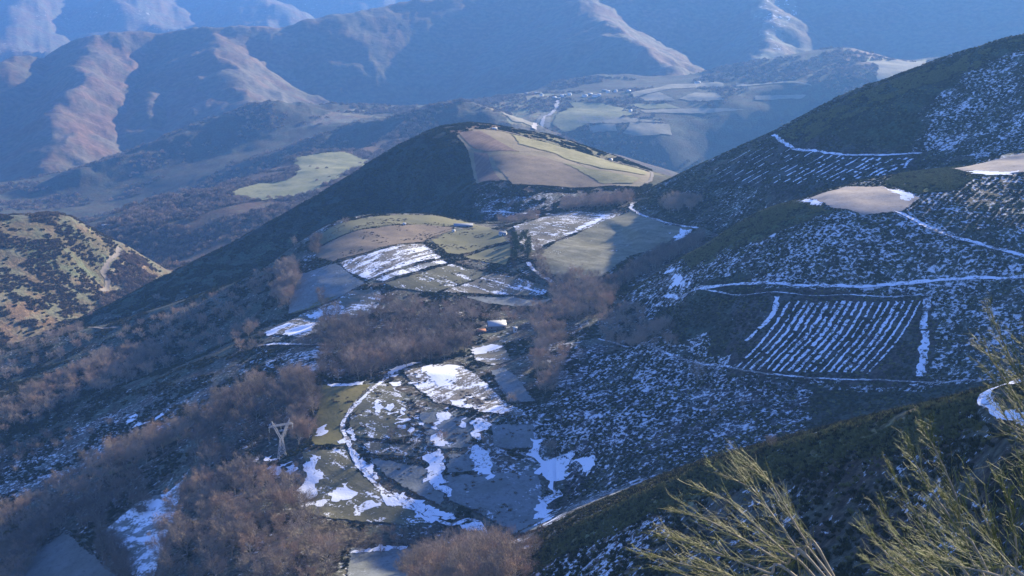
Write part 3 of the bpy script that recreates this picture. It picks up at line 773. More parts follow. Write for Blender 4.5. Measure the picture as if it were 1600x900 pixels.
# ------------------------------------------------------------------ snow lying in drifts and along furrows
SN = Sheets(); FU = Sheets(); NODRIFT = []
def drift(px, wob=2.5, step=1.2, lift=0.6):
    wob *= 1.5
    P = world_poly(px); P = P.mean(0) + (P - P.mean(0)) * 0.86; NODRIFT.append(P)
    A, z, F = drape_poly('snow', P, None, step, lift, wob)
    SN.add(A, z, F)
def strip(px, w, lift=0.5, ragged=0.9, world=None):
    NOLINE.append((curve(world_poly(px), 2), w * 0.5))
    A, z, F = ribbon(px, w, lift, 1.5, ragged, world, 3)
    SN.add(A, z, F)
drift([(478,710),(500,705),(494,730),(505,738),(492,770),(470,795),(464,785),(472,750)])
drift([(520,756),(545,754),(552,770),(538,782),(520,775)])
drift([(470,795),(505,780),(520,778),(500,792),(478,799)])
drift([(540,800),(560,790),(600,785),(580,797),(550,806)])
drift([(545,672),(552,668),(556,690),(548,690)], 1.2)
drift([(494,672),(512,664),(508,680),(496,684)], 1.2)
drift([(520,690),(542,684),(540,694),(525,694)], 1.2)
drift([(584,632),(594,628),(596,645),(588,648)], 1.2)
drift([(505,602),(560,598),(575,594),(565,602),(510,606)], 1.2)
drift([(660,575),(700,568),(722,575),(715,600),(690,608),(672,596)], 2.5)
drift([(655,575),(680,570),(660,585)], 1.2)
drift([(700,625),(740,632),(770,638),(740,641),(705,635)], 1.5)
drift([(820,670),(838,672),(850,700),(880,712),(885,745),(870,760),(880,800),(868,825),(850,800),(862,770),(842,745),(838,705),(825,690)], 4)
drift([(895,714),(932,716),(930,740),(915,738),(905,725)], 3)
drift([(680,640),(700,645),(705,700),(690,705),(682,670)], 4)
drift([(655,700),(690,708),(700,775),(680,770),(665,735)], 4)
drift([(740,705),(760,700),(755,760),(740,755)], 4)
drift([(735,660),(760,655),(768,690),(748,690)], 4)
drift([(838,780),(850,785),(856,805),(842,800)], 2)
drift([(600,762),(640,778),(690,798),(720,815),(700,818),(650,797),(610,778)], 2.5)
drift([(700,812),(760,828),(822,840),(822,850),(770,840),(715,822)], 2.5)
drift([(556,712),(575,725),(600,748),(590,752),(566,738)], 2.0)
drift([(545,700),(556,706),(566,730),(560,738),(550,720)], 1.5)
drift([(590,768),(640,792),(690,815),(680,820),(640,800),(600,785)], 2.5)
drift([(550,855),(620,852),(640,857),(600,862),(550,862)], 2)
drift([(715,840),(740,842),(735,855),(705,850)], 3)
drift([(600,578),(640,568),(660,566),(630,578),(606,586)], 1.5)
drift([(1260,311),(1290,318),(1270,322),(1250,316)], 2)
drift([(1378,293),(1430,306),(1436,314),(1410,311),(1395,301)], 3)
drift([(1500,268),(1560,270),(1600,269),(1570,275),(1520,273)], 2)
drift([(1050,448),(1040,425),(1050,420),(1085,445)], 3)
drift([(880,368),(940,338),(946,342),(900,364)], 2)
drift([(1060,358),(1084,357),(1065,372),(1050,376)], 2.5)
drift([(440,520),(480,505),(500,508),(450,528)], 2.5)
drift([(470,495),(520,478),(540,482),(490,500)], 2.0)
drift([(410,522),(450,505),(455,508),(418,527)], 1.5)
drift([(735,548),(770,538),(785,543),(740,556)], 1.5)
for k, (x, y, a) in enumerate([(700,650,6),(640,600,6),(610,640,5),(640,665,5),(230,660,6),(420,725,5),(440,735,4)]):
    rr = random.Random(k)
    for q in range(7):
        cx, cy = x + rr.uniform(-5, 5) * a, y + rr.uniform(-2.2, 2.2) * a
        w, h = rr.uniform(3, 9), rr.uniform(1.5, 4.5)
        drift([(cx - w, cy + h * .6), (cx, cy - h), (cx + w, cy - h * .4), (cx + w * .3, cy + h)], 2.0)
# sloping furrows on the terraced hillside
def lerp(a, b, t): return (a[0] + (b[0] - a[0]) * t, a[1] + (b[1] - a[1]) * t)
fr = random.Random(5)
def broken(a, m, b, w, parts, gap):
    i = fr.random() * 9
    ts = sorted(fr.uniform(0.12, 0.9) for _ in range(parts)); ts = [0.0] + ts + [1.0]
    P = curve(world_poly([a, m, b]), 1.2); n = len(P); seed_ = i
    for t0, t1 in zip(ts[:-1], ts[1:]):
        i0 = int((t0 + fr.uniform(0, gap)) * (n - 1)); i1 = int((t1 - fr.uniform(0, gap)) * (n - 1))
        if i1 - i0 < 3: continue
        o_ = np.array([fr.uniform(-.6, .6), 0])
        NOLINE.append((P[i0:i1 + 1], w * 0.3))
        A, z, F = ribbon(None, w * fr.uniform(0.75, 1.25), 0.45, 1.5, 0.45, P[i0:i1 + 1] + o_ + 0.5 * np.c_[fbm(P[i0:i1 + 1, 0] / 4, P[i0:i1 + 1, 1] / 4 + seed_ * 9.1, 3, 71), np.zeros(i1 + 1 - i0)], 3); FU.add(A, z, F)
for i in range(18):
    t = i / 17
    top = lerp((1236, 471), (1438, 470), t); bot = (top[0] - 92 + 8 * t, 581 + 5 * t)
    mid = lerp(top, bot, 0.45); mid = (mid[0] + 8, mid[1])
    broken(top, mid, bot, fr.uniform(1.3, 2.3), fr.choice((0, 1, 1, 2)), 0.03)
broken((1449, 466), (1444, 520), (1437, 592), 4.6, 1, 0.03)
broken((1216, 463), (1206, 495), (1160, 538), 3.6, 1, 0.04)
for i in range(24):
    t = i / 23
    top = lerp((1195, 222), (1440, 246), t); top = (top[0], top[1] + 10 * math.sin(math.pi * t))
    L = 1.0 - 0.55 * t
    bot = (top[0] - 110 * L, top[1] + 62 * L)
    broken(top, lerp(top, bot, .5), bot, 1.7 + 1.6 * t, 4, 0.1)
M_drift = field_material('thinning snow', (0.13, 0.12, 0.085), (0.2, 0.18, 0.13), 0.70)
so = SN.build('snow', M_drift); tag(so, 'old snow lying in drifts', kind='stuff')
M_furrow = field_material('thin snow in the furrows', (0.10, 0.085, 0.07), (0.15, 0.13, 0.11), 0.62)
fo = FU.build('furrow_snow', M_furrow); tag(fo, 'thin snow lying in the planting furrows', kind='stuff')
# ------------------------------------------------------------------ vegetation meshes
def mesh_only(name, V, F, mat):
    me = bpy.data.meshes.new(name)
    V = np.asarray(V, np.float32); F = np.asarray(F, np.int32); k = F.shape[1]
    me.vertices.add(len(V)); me.vertices.foreach_set('co', V.ravel())
    me.loops.add(F.size); me.loops.foreach_set('vertex_index', F.ravel())
    me.polygons.add(len(F)); me.polygons.foreach_set('loop_start', np.arange(0, F.size, k, dtype=np.int32))
    me.update(calc_edges=True); me.materials.append(mat)
    return me

def shards(C, D, L, W, r):
    """thin three-cornered twigs from points C along directions D"""
    n = len(C)
    D = D / (np.linalg.norm(D, axis=1)[:, None] + 1e-9)
    R = r.normal(size=(n, 3)); N = np.cross(D, R); N /= np.linalg.norm(N, axis=1)[:, None] + 1e-9
    V = np.stack([C - N * W[:, None] / 2, C + N * W[:, None] / 2, C + D * L[:, None]], 1).reshape(-1, 3)
    return V, np.arange(3 * n).reshape(-1, 3)

def tube(P, R, sides=5):
    P = np.asarray(P, float); n = len(P)
    T = np.gradient(P, axis=0); T /= np.linalg.norm(T, axis=1)[:, None] + 1e-9
    ref = np.array([0.3, 0.9, 0.1]); V = []
    for i in range(n):
        a = np.cross(T[i], ref); a /= np.linalg.norm(a) + 1e-9; b = np.cross(T[i], a)
        for k in range(sides):
            t = 2 * math.pi * k / sides
            V.append(P[i] + R[i] * (a * math.cos(t) + b * math.sin(t)))
    F = []
    for i in range(n - 1):
        for k in range(sides):
            p, q = i * sides + k, i * sides + (k + 1) % sides
            F += [(p, q, q + sides), (p, q + sides, p + sides)]
    return np.array(V), np.array(F)

def join(parts):
    V = []; F = []; n = 0
    for v, f in parts:
        V.append(v); F.append(np.asarray(f) + n); n += len(v)
    return np.vstack(V), np.vstack(F)

def bare_tree_meshes(seed, H=12.0, wide=0.42, twigs=3600, mat=None, narrow=False):
    r = np.random.default_rng(seed)
    parts = []
    h0 = H * 0.16
    trunk = [(0, 0, -0.6)] + [(r.normal() * 0.12 * k, r.normal() * 0.12 * k, H * 0.72 * k / 5) for k in range(1, 6)]
    parts.append(tube(trunk, [0.30, 0.26, 0.2, 0.15, 0.1, 0.04], 6))
    tips = []
    nl = 12
    for k in range(nl):
        a = k * 2.4 + r.uniform(-.4, .4); z0 = h0 + (H * 0.5) * (k / nl)
        rad = H * wide * (0.95 if not narrow else 0.5) * (1 - 0.35 * k / nl) * r.uniform(0.75, 1.1)
        rise = H * r.uniform(0.22, 0.36)
        p0 = np.array([0, 0, z0]); p2 = p0 + np.array([math.cos(a) * rad, math.sin(a) * rad, rise]); p1 = (p0 + p2) / 2 + np.array([0, 0, -rise * 0.12]) + r.normal(size=3) * 0.2
        parts.append(tube([p0, p1, p2], [0.13, 0.08, 0.03], 4))
        for q in range(3):
            s0 = p1 if q < 2 else p2
            e = s0 + np.array([math.cos(a + r.uniform(-1, 1)), math.sin(a + r.uniform(-1, 1)), r.uniform(0.4, 1.2)]) * H * 0.15
            parts.append(tube([s0, (s0 + e) / 2 + r.normal(size=3) * 0.1, e], [0.06, 0.04, 0.015], 3)); tips.append(e)
        tips.append(p2)
    tips.append(np.array(trunk[-1]) + (0, 0, H * 0.1))
    tips = np.array(tips)
    c = np.array([0, 0, H * 0.55])
    k = r.integers(0, len(tips), twigs)
    C = tips[k] + r.normal(size=(twigs, 3)) * H * 0.06
    out = C - c; out /= np.linalg.norm(out, axis=1)[:, None]
    D = out * 0.8 + np.array([0, 0, 0.7]) + r.normal(size=(twigs, 3)) * 0.55
    L = r.uniform(0.5, 1.15, twigs) * H / 12; W = r.uniform(0.06, 0.125, twigs) * H / 12
    sv = shards(C, D, L, W, r)
    tv = join(parts)
    return mesh_only('trunk', *tv, M_bark), mesh_only('crown', *sv, mat or M_twig), tv, sv

TREES = [bare_tree_meshes(100 + i, 12, (0.42, 0.5, 0.38, 0.45, 0.36)[i]) for i in range(5)]
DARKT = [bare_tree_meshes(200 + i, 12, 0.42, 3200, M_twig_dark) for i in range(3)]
SLIM = [bare_tree_meshes(300 + i, 13, 0.34, 1000, M_twig, True) for i in range(3)]
def evergreen_meshes(seed, H=9.0):
    r = np.random.default_rng(seed)
    parts = [tube([(0, 0, -.5), (0.1, 0, H * .4), (0, 0.1, H * .8)], [.25, .18, .05], 6)]
    n = 1800
    cl = np.c_[r.normal(size=(16, 2)) * H * .16, r.uniform(H * .25, H * .9, 16)]
    C = cl[r.integers(0, 16, n)] + r.normal(size=(n, 3)) * H * .085
    D = r.normal(size=(n, 3)) + np.array([0, 0, .5])
    sv = shards(C, D, r.uniform(.35, .8, n), r.uniform(.2, .4, n), r)
    tv = join(parts)
    return mesh_only('trunk', *tv, M_bark), mesh_only('crown', *sv, M_ever), tv, sv
EVER = [evergreen_meshes(400 + i) for i in range(2)]

def shrub_mesh(seed, mat, n=46, R=1.0, flat=0.65, up=0.9):
    r = np.random.default_rng(seed)
    a = r.uniform(0, 6.28, n); q = np.sqrt(r.uniform(0, 1, n)) * R * 0.75
    C = np.c_[np.cos(a) * q, np.sin(a) * q, r.uniform(0.0, 0.45, n) * R * flat]
    D = np.c_[C[:, :2] * 0.8, np.full(n, up)] + r.normal(size=(n, 3)) * 0.35
    V, F = shards(C, D, r.uniform(0.5, 1.0, n) * R * flat * 1.3, r.uniform(0.3, 0.55, n) * R, r)
    return mesh_only('heath_bush', V, F, mat)

def variants(name, meshes):
    c = bpy.data.collections.new(name)
    for i, me in enumerate(meshes):
        o = bpy.data.objects.new(name, me); c.objects.link(o)
    return c

def scatter(name, P, sc, coll, label, seed=1):
    """one countless growth: instances of a few bushes on many points"""
    n = len(P)
    me = bpy.data.meshes.new(name); me.vertices.add(n); me.vertices.foreach_set('co', np.asarray(P, np.float32).ravel())
    r = np.random.default_rng(seed)
    a = me.attributes.new('sc', 'FLOAT_VECTOR', 'POINT'); a.data.foreach_set('vector', np.asarray(sc, np.float32).ravel())
    a = me.attributes.new('rz', 'FLOAT_VECTOR', 'POINT'); a.data.foreach_set('vector', np.c_[np.zeros((n, 2)), r.uniform(0, 6.28, n)].astype(np.float32).ravel())
    o = bpy.data.objects.new(name, me); COL.objects.link(o)
    g = bpy.data.node_groups.new(name, 'GeometryNodeTree')
    g.interface.new_socket('Geometry', in_out='INPUT', socket_type='NodeSocketGeometry')
    g.interface.new_socket('Geometry', in_out='OUTPUT', socket_type='NodeSocketGeometry')
    gi = g.nodes.new('NodeGroupInput'); go = g.nodes.new('NodeGroupOutput')
    iop = g.nodes.new('GeometryNodeInstanceOnPoints'); ci = g.nodes.new('GeometryNodeCollectionInfo')
    ci.inputs['Collection'].default_value = coll; ci.inputs['Separate Children'].default_value = True; ci.inputs['Reset Children'].default_value = True
    iop.inputs['Pick Instance'].default_value = True
    na = g.nodes.new('GeometryNodeInputNamedAttribute'); na.data_type = 'FLOAT_VECTOR'; na.inputs[0].default_value = 'sc'
    nb = g.nodes.new('GeometryNodeInputNamedAttribute'); nb.data_type = 'FLOAT_VECTOR'; nb.inputs[0].default_value = 'rz'
    g.links.new(gi.outputs[0], iop.inputs['Points']); g.links.new(ci.outputs[0], iop.inputs['Instance'])
    g.links.new(na.outputs[0], iop.inputs['Scale']); g.links.new(nb.outputs[0], iop.inputs['Rotation'])
    g.links.new(iop.outputs[0], go.inputs[0])
    m = o.modifiers.new('growth', 'NODES'); m.node_group = g
    tag(o, label, kind='stuff')
    return o

def sample_land(n, amin, amax, rmin, rmax, seed):
    r = np.random.default_rng(seed)
    a = r.uniform(amin, amax, n); d = np.sqrt(r.uniform(rmin ** 2, rmax ** 2, n))
    return d * np.sin(a), d * np.cos(a)

def layer_at(X, Y):
    i = np.clip(np.searchsorted(az, np.arctan2(X, Y)) - 1, 0, ni - 1); j = np.clip(np.searchsorted(lr, np.log(np.hypot(X, Y))) - 1, 0, nj - 1)
    return GW[j, i]

def free(X, Y, drifts=True):
    ok = np.ones(len(X), bool)
    for P in NOSHRUB + (NODRIFT if drifts else []):
        x0, y0 = P.min(0); x1, y1 = P.max(0)
        w = np.nonzero((X > x0) & (X < x1) & (Y > y0) & (Y < y1))[0]
        if len(w): ok[w[inside(X[w], Y[w], P)]] = False
    for C, wd in NOLINE:
        x0, y0 = C.min(0) - wd; x1, y1 = C.max(0) + wd
        w = np.nonzero((X > x0) & (X < x1) & (Y > y0) & (Y < y1))[0]
        if len(w):
            d2 = ((X[w][:, None] - C[None, :, 0]) ** 2 + (Y[w][:, None] - C[None, :, 1]) ** 2).min(1)
            ok[w[d2 < wd * wd]] = False
    return ok

AM = HALF * 1.15
C_heath = variants('heath_bush', [shrub_mesh(i, M_heath) for i in range(4)])
C_lit = variants('broom_bush', [shrub_mesh(20 + i, M_heath_lit, 60) for i in range(3)])
C_scrub = variants('scrub_bush', [shrub_mesh(40 + i, M_scrub, 60) for i in range(3)])
def canopy_mesh(seed, mat):
    r = np.random.default_rng(seed); n = 170
    d = r.normal(size=(n, 3)); d /= np.linalg.norm(d, axis=1)[:, None]; d[:, 2] = np.abs(d[:, 2]) * 0.9 + 0.05
    C = d * r.uniform(0.45, 0.85, n)[:, None] * np.array([1, 1, 1.1])
    V, F = shards(C, d + np.array([0, 0, .5]) + r.normal(size=(n, 3)) * .4, r.uniform(.2, .45, n), r.uniform(.08, .17, n), r)
    return mesh_only('treetop', V, F, mat)
C_wood = variants('treetop', [canopy_mesh(60 + i, M_twig if i < 2 else M_twig_dark) for i in range(4)])

_a = np.array(hit(1330, 470)); _b = np.array(hit(1245, 580)); ROWN = np.array([-(_b - _a)[1], (_b - _a)[0]]) / np.hypot(*(_b - _a))   # across the planting rows
def heath(name, layers, n, rmin, rmax, size, coll, label, seed, cluster=0.0, rows=0.0, amin=-AM, amax=AM, scale=14.0, poly=None, drifts=True, nofree=False):
    if poly is not None:
        P = poly if isinstance(poly, np.ndarray) else world_poly(poly); x0, y0 = P.min(0); x1, y1 = P.max(0)
        r = np.random.default_rng(seed); X = r.uniform(x0, x1, n); Y = r.uniform(y0, y1, n); m = inside(X, Y, P); X, Y = X[m], Y[m]
    else:
        X, Y = sample_land(n, amin, amax, rmin, rmax, seed)
        m = np.isin(layer_at(X, Y), [NAMES.index(k) for k in layers]); X, Y = X[m], Y[m]
    m = fbm(X / scale, Y / scale, 3, seed) > cluster; X, Y = X[m], Y[m]
    if rows:
        ph = (X * ROWN[0] + Y * ROWN[1] + 1.3 * fbm(X / 30, Y / 30, 2, 77)) / rows
        m = (ph - np.floor(ph)) < 0.58; X, Y = X[m], Y[m]
    if not nofree:
        m = free(X, Y, drifts); X, Y = X[m], Y[m]
    r = np.random.default_rng(seed + 1)
    s = r.uniform(size[0], size[1], len(X))
    sc = np.c_[s, s, s * r.uniform(0.8, 1.3, len(X))]
    return scatter(name, np.c_[X, Y, ground(X, Y) - 0.1], sc, coll, label, seed)

heath('heather', ['tall_hill'], 200000, 1150, 1850, (0.9, 1.8), C_heath, 'dark heather and broom covering the tall hill', 501, -0.35, 5.5)
heath('heather', ['terraced_spur'], 150000, 720, 1330, (0.7, 1.5), C_heath, 'dark broom bushes planted in rows over the terraced hillside', 502, -0.4, 4.6, scale=9)
heath('heather', ['near_spur'], 42000, 250, 700, (0.7, 1.6), C_heath, 'dark heather and broom on the near spur', 503, -0.25, scale=7)
heath('broom', ['terraced_spur'], 34000, 720, 1330, (0.6, 1.3), C_lit, 'olive broom bushes among the snow of the terraced hillside', 512, 0.15, scale=16)
heath('broom', ['near_spur'], 22000, 250, 700, (0.5, 1.2), C_lit, 'olive broom bushes scattered over the near spur', 513, 0.1, scale=9)
heath('broom', ['tall_hill'], 26000, 1150, 1850, (0.7, 1.4), C_lit, 'olive broom bushes scattered over the tall hill', 514, 0.2, scale=22)
heath('heather', ['hill'], 160000, 1250, 2250, (1.0, 2.2), C_heath, 'dark heather on the shaded flank of the conical hill', 504, -0.1, amin=-HALF * 1.15, amax=0.1)
heath('heather', ['basin'], 120000, 700, 1750, (0.8, 1.9), C_heath, 'dark scrub on the lower valley side', 505, 0.02, scale=22)
heath('scrub', ['left_spur'], 26000, 1850, 2450, (1.6, 3.6), C_scrub, 'rusty scrub on the left spur', 506, -0.1, amax=-0.1, scale=30)
heath('heather', ['left_spur'], 3000, 1850, 2450, (1.6, 3.6), C_heath, 'dark gorse on the left spur', 507, 0.1, amax=-0.1, scale=30)
_cr = np.array([at(*spur_pt(u, v)) for u, v in [(838, 866), (900, 828), (1000, 782), (1100, 738), (1200, 708), (1300, 678), (1400, 651), (1480, 630), (1540, 611)]])[:, :2]
_strip = np.vstack([_cr + (6, 7), (_cr + (-6, -24))[::-1]])
heath('broom', [], 26000, 0, 0, (0.6, 1.3), C_lit, 'sunlit broom along the crest of the near spur', 508, -0.6, poly=_strip)
heath('broom', [], 16000, 0, 0, (0.8, 1.5), C_lit, 'sunlit broom along the edge of the terraced hillside', 509, -0.4, poly=[(1040,415),(1255,316),(1290,330),(1190,362),(1080,420)])
heath('broom', [], 16000, 0, 0, (0.8, 1.5), C_lit, 'green broom on the knoll beside the flat top', 510, -0.6, poly=[(1380,286),(1470,264),(1530,274),(1490,298),(1430,304)])
heath('broom', [], 24000, 0, 0, (0.9, 1.9), C_lit, 'olive broom on the brow of the tall hill', 511, 0.0, poly=[(1210,212),(1400,124),(1600,60),(1600,80),(1400,150),(1260,222)])
heath('woodland', ['wooded_slope'], 26000, 2500, 4400, (4.5, 8.5), C_wood, 'bare winter woodland on the middle slope', 520, -0.25, amax=0.05, scale=120)
heath('woodland', [], 260, 0, 0, (4, 7), C_wood, 'scattered bushes in the bright far pasture', 523, 0.15, poly=[(362,300),(460,245),(575,240),(576,262),(480,305),(400,315)], drifts=False, nofree=True)
heath('woodland', ['low_ridge'], 22000, 2800, 5600, (5, 9), C_wood, 'bare woodland on the low ridges', 524, 0.0, amax=0.05, scale=150)
heath('woodland', ['plateau'], 26000, 3800, 5900, (5, 10), C_wood, 'bare woodland and hedgerow trees round the far village', 521, 0.12, scale=200)
heath('woodland', ['left_spur'], 4000, 2000, 2450, (3.0, 6.0), C_wood, 'bare bushes below the farm track', 522, -0.1, poly=[(190,395),(232,408),(250,430),(170,475),(140,500),(162,440)])

heath('scrub', [], 4500, 0, 0, (0.6, 1.6), C_scrub, 'brown thorn bushes dotted along the banks of the meadows', 530, 0.28, scale=12, poly=[(500,600),(640,575),(840,640),(860,820),(700,810),(600,770),(545,700)], drifts=False, nofree=True)
heath('scrub', [], 7000, 0, 0, (0.6, 1.4), C_scrub, 'brown tussocks and thorn bushes on the terrace', 531, 0.42, scale=14, poly=[(495,370),(600,338),(790,355),(860,455),(690,460),(560,440)], drifts=False, nofree=True)
# ------------------------------------------------------------------ trees
_yard = world_poly([(735,505),(830,505),(835,545),(735,545)])
def NOTREE(x, y): return bool(inside(np.array([x]), np.array([y]), _yard)[0])
TREE_SPOTS = []     # (apparent size, x, y, height, kind, label, group)
def wood(px, spacing, hmin, hmax, kind, label, group, seed, keep=1.0):
    P = world_poly(px); r = np.random.default_rng(seed)
    x0, y0 = P.min(0); x1, y1 = P.max(0)
    n = int((x1 - x0) * (y1 - y0) / spacing ** 2 * 6)
    X = r.uniform(x0, x1, n); Y = r.uniform(y0, y1, n); m = inside(X, Y, P); X, Y = X[m], Y[m]
    got = []
    for x, y in zip(X, Y):
        if all((x - a) ** 2 + (y - b) ** 2 > (spacing * 0.72) ** 2 for a, b in got[-400:]): got.append((x, y))
    G_ = np.array(got) if got else np.zeros((1, 2)); U_ = G_[:, 0] / G_[:, 1]; D_ = np.hypot(G_[:, 0], G_[:, 1])
    for x, y in got:
        if r.uniform() > keep or NOTREE(x, y): continue
        h = r.uniform(hmin, hmax)
        lab = label
        if len(got) > 8:
            fu = (U_ < x / y).mean(); fd = (D_ < math.hypot(x, y)).mean()
            lab = label + ', ' + ('front', 'near-front', 'middle', 'near-back', 'back')[min(4, int(fd * 5))] + ' ' + ('far-left', 'left', 'centre-left', 'centre-right', 'right', 'far-right')[min(5, int(fu * 6))]
            if h > hmin + (hmax - hmin) * 0.72 and len(lab.split()) < 16 and not lab.startswith('tall'): lab = 'tall ' + lab
            lab = ' '.join(lab.split()[:16])
        TREE_SPOTS.append((h / math.hypot(x, y), x, y, h, kind, lab, group))
def lone(u, v, h, kind, label, group='lone trees on the slopes'):
    x, y = hit(u, v)
    TREE_SPOTS.append((9, x, y, h, kind, label, group))

B, D, SL, EV = 'bare', 'dark', 'slim', 'ever'
wood([(285,775),(330,735),(400,752),(455,765),(475,805),(505,835),(515,925),(235,925),(255,860),(275,810)], 15, 11, 20, B, 'bare brown tree in the dense wood below the power pylon', 'trees of the wood below the pylon', 601)
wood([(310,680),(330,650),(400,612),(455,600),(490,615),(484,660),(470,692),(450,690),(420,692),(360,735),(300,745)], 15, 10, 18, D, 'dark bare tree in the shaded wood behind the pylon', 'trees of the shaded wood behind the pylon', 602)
wood([(430,620),(460,590),(492,605),(488,690),(470,700),(455,660)], 11.5, 11, 17, B, 'reddish bare tree at the edge of the olive meadow', 'trees along the olive meadow', 603)
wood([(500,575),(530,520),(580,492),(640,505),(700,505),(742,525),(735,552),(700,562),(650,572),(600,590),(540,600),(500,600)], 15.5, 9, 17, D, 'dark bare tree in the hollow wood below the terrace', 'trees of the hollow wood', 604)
wood([(545,592),(600,580),(650,566),(720,555),(735,540),(700,535),(640,545),(560,565)], 13.5, 11, 18, B, 'brown bare tree along the upper side of the snowy meadows', 'trees above the snowy meadows', 605)
wood([(590,472),(700,482),(800,490),(860,485),(872,508),(812,524),(800,508),(740,505),(640,503),(590,492)], 15, 7, 14, B, 'grey brown tree in the belt of trees behind the farmhouse', 'trees of the belt behind the farmhouse', 606)
wood([(860,470),(885,440),(930,440),(960,470),(940,500),(880,505)], 12, 11, 16, B, 'tall bare tree in the group right of the farmhouse', 'trees right of the farmhouse', 607)
wood([(940,500),(990,480),(1060,520),(1060,545),(1000,548),(940,535)], 12.0, 7, 11, B, 'bare bushy tree above the foot path', 'trees above the foot path', 608)
wood([(840,520),(880,520),(885,600),(850,620),(835,570)], 10.0, 9, 13, B, 'bare tree in the gully below the farmhouse', 'trees of the gully', 609, 0.8)
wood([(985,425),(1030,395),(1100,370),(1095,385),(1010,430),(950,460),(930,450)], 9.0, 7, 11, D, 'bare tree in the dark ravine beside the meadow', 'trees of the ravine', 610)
wood([(1030,322),(1060,312),(1092,318),(1090,332),(1040,335)], 9.0, 9, 13, B, 'reddish bare tree on the foot of the tall hill', 'trees at the foot of the tall hill', 611)
wood([(880,320),(930,312),(985,308),(985,322),(930,328),(880,332)], 9.0, 8, 12, B, 'bare tree on the saddle behind the terrace', 'trees on the saddle', 612)
wood([(0,640),(60,605),(150,560),(255,545),(250,575),(140,615),(60,660),(0,680)], 15, 9, 14, B, 'bare tree in the upper row on the left slope', 'trees of the upper row on the left slope', 613)
wood([(0,560),(110,520),(150,530),(100,560),(0,600)], 17, 8, 12, B, 'bare tree on the far left slope', 'trees of the far left slope', 614, 0.7)
wood([(0,800),(80,768),(180,700),(262,676),(330,640),(400,600),(412,612),(340,668),(262,708),(180,752),(60,822),(0,845)], 16, 8, 17, B, 'bare brown tree in the long band across the lower left', 'trees of the long band', 615)
wood([(20,850),(80,815),(150,780),(215,745),(225,765),(170,800),(160,830),(100,830),(20,880)], 12, 9, 14, D, 'dark bare tree above the grey green field', 'trees above the grey green field', 616)
wood([(155,840),(195,860),(210,920),(190,920),(160,880)], 8, 9, 12, D, 'dark bare tree between the field and the clearing', 'trees between field and clearing', 617)
wood([(200,775),(225,765),(232,800),(212,815)], 7, 7, 10, D, 'dark bare tree standing in the snowy clearing', 'trees in the snowy clearing', 618)
wood([(180,520),(300,480),(420,425),(470,440),(440,490),(300,540),(200,560)], 16.0, 5, 12, B, 'scattered bare tree on the dark heather slope', 'scattered trees on the heather slope', 619, 0.75)
wood([(60,600),(200,545),(330,520),(400,500),(410,530),(300,560),(200,600),(90,640)], 19.0, 6, 13, B, 'scattered bare tree below the heather slope', 'scattered trees below the heather slope', 630, 0.8)
wood([(430,470),(440,420),(458,418),(462,450),(445,485)], 8, 10, 15, B, 'reddish tree in the clump left of the terrace', 'trees left of the terrace', 620)
wood([(480,395),(492,372),(500,375),(498,400)], 8, 7, 10, D, 'dark bare tree at the left end of the terrace', 'trees at the terrace end', 621)
wood([(640,915),(660,888),(720,868),(790,880),(822,900),(822,935),(640,935)], 14, 14, 19, B, 'large rounded brown tree at the lower edge', 'large trees at the lower edge', 622)
wood([(480,835),(600,832),(720,838),(840,850),(840,862),(700,858),(480,862)], 8.5, 4, 7, D, 'low dark thorn bush in the belt below the meadows', 'bushes of the dark belt', 623)
wood([(100,790),(0,860),(0,925),(30,925),(60,860)], 9, 8, 11, B, 'bare tree in the bottom left corner', 'trees in the bottom left corner', 624)
wood([(0,700),(90,672),(190,640),(200,660),(100,700),(0,735)], 14, 6, 9, D, 'dark bare tree on the frosty slope', 'trees on the frosty slope', 625, 0.5)
wood([(800,372),(822,368),(830,405),(800,410)], 15, 8, 11, EV, 'dark evergreen tree between the two meadows', 'evergreens between the meadows', 626)
wood([(835,380),(860,440),(880,455),(855,452),(838,420)], 9, 6, 9, B, 'bare bush along the sunken lane', 'bushes along the sunken lane', 627)
wood([(500,455),(560,520),(540,545),(470,545),(500,520)], 11, 8, 12, D, 'dark bare tree at the left end of the hollow wood', 'trees left of the hollow wood', 628, 0.7)
wood([(770,345),(840,338),(840,345),(790,352)], 10, 6, 9, B, 'small bare tree behind the barn', 'trees behind the barn', 629)
for u, v, h, k, l in [(1090,600,17,SL,'tall reddish bare tree standing alone above the foot path'), (630,693,14,SL,'bare tree by the hedge in the middle of the meadows'), (612,690,11,SL,'smaller bare tree left of the meadow tree'),
                      (300,548,10,B,'rounded bare tree alone on the left slope'), (375,548,11,B,'brown bare tree above the level track'), (395,545,9,B,'smaller brown tree right of the track tree'),
                      (1115,655,8,SL,'small tawny tree on the snowy slope'), (1160,640,7,SL,'small orange tree on the snowy slope'), (690,635,9,B,'bare tree beside the rounded snowy meadow'), (745,640,8,B,'bare tree on the hedge bank'),
                      (760,700,9,B,'bare tree above the blue meadow'), (690,690,8,B,'thin bare tree among the snow drifts'), (245,470,9,B,'bare tree near the hill silhouette'), (460,385,12,SL,'slender bare tree left of the terrace'),
                      (540,352,9,B,'bare tree on the terrace crest'), (800,632,8,B,'bare tree above the gully'), (855,600,11,SL,'slender tree in the gully'), (905,565,11,SL,'slender tawny tree at the head of the gully'),
                      (1205,700,5,B,'low reddish bush behind the near spur'), (860,705,8,B,'bare tree beside the snow drift'), (175,760,9,B,'brown tree left of the grass strip'), (25,740,8,SL,'pale slender tree on the left edge')]:
    lone(u, v, h, k, l)
TREE_SPOTS.sort(key=lambda t: -t[0])
KM = {B: TREES, D: DARKT, SL: SLIM, EV: EVER}
TN = {B: 'bare_tree', D: 'bare_tree', SL: 'slender_tree', EV: 'evergreen_tree'}
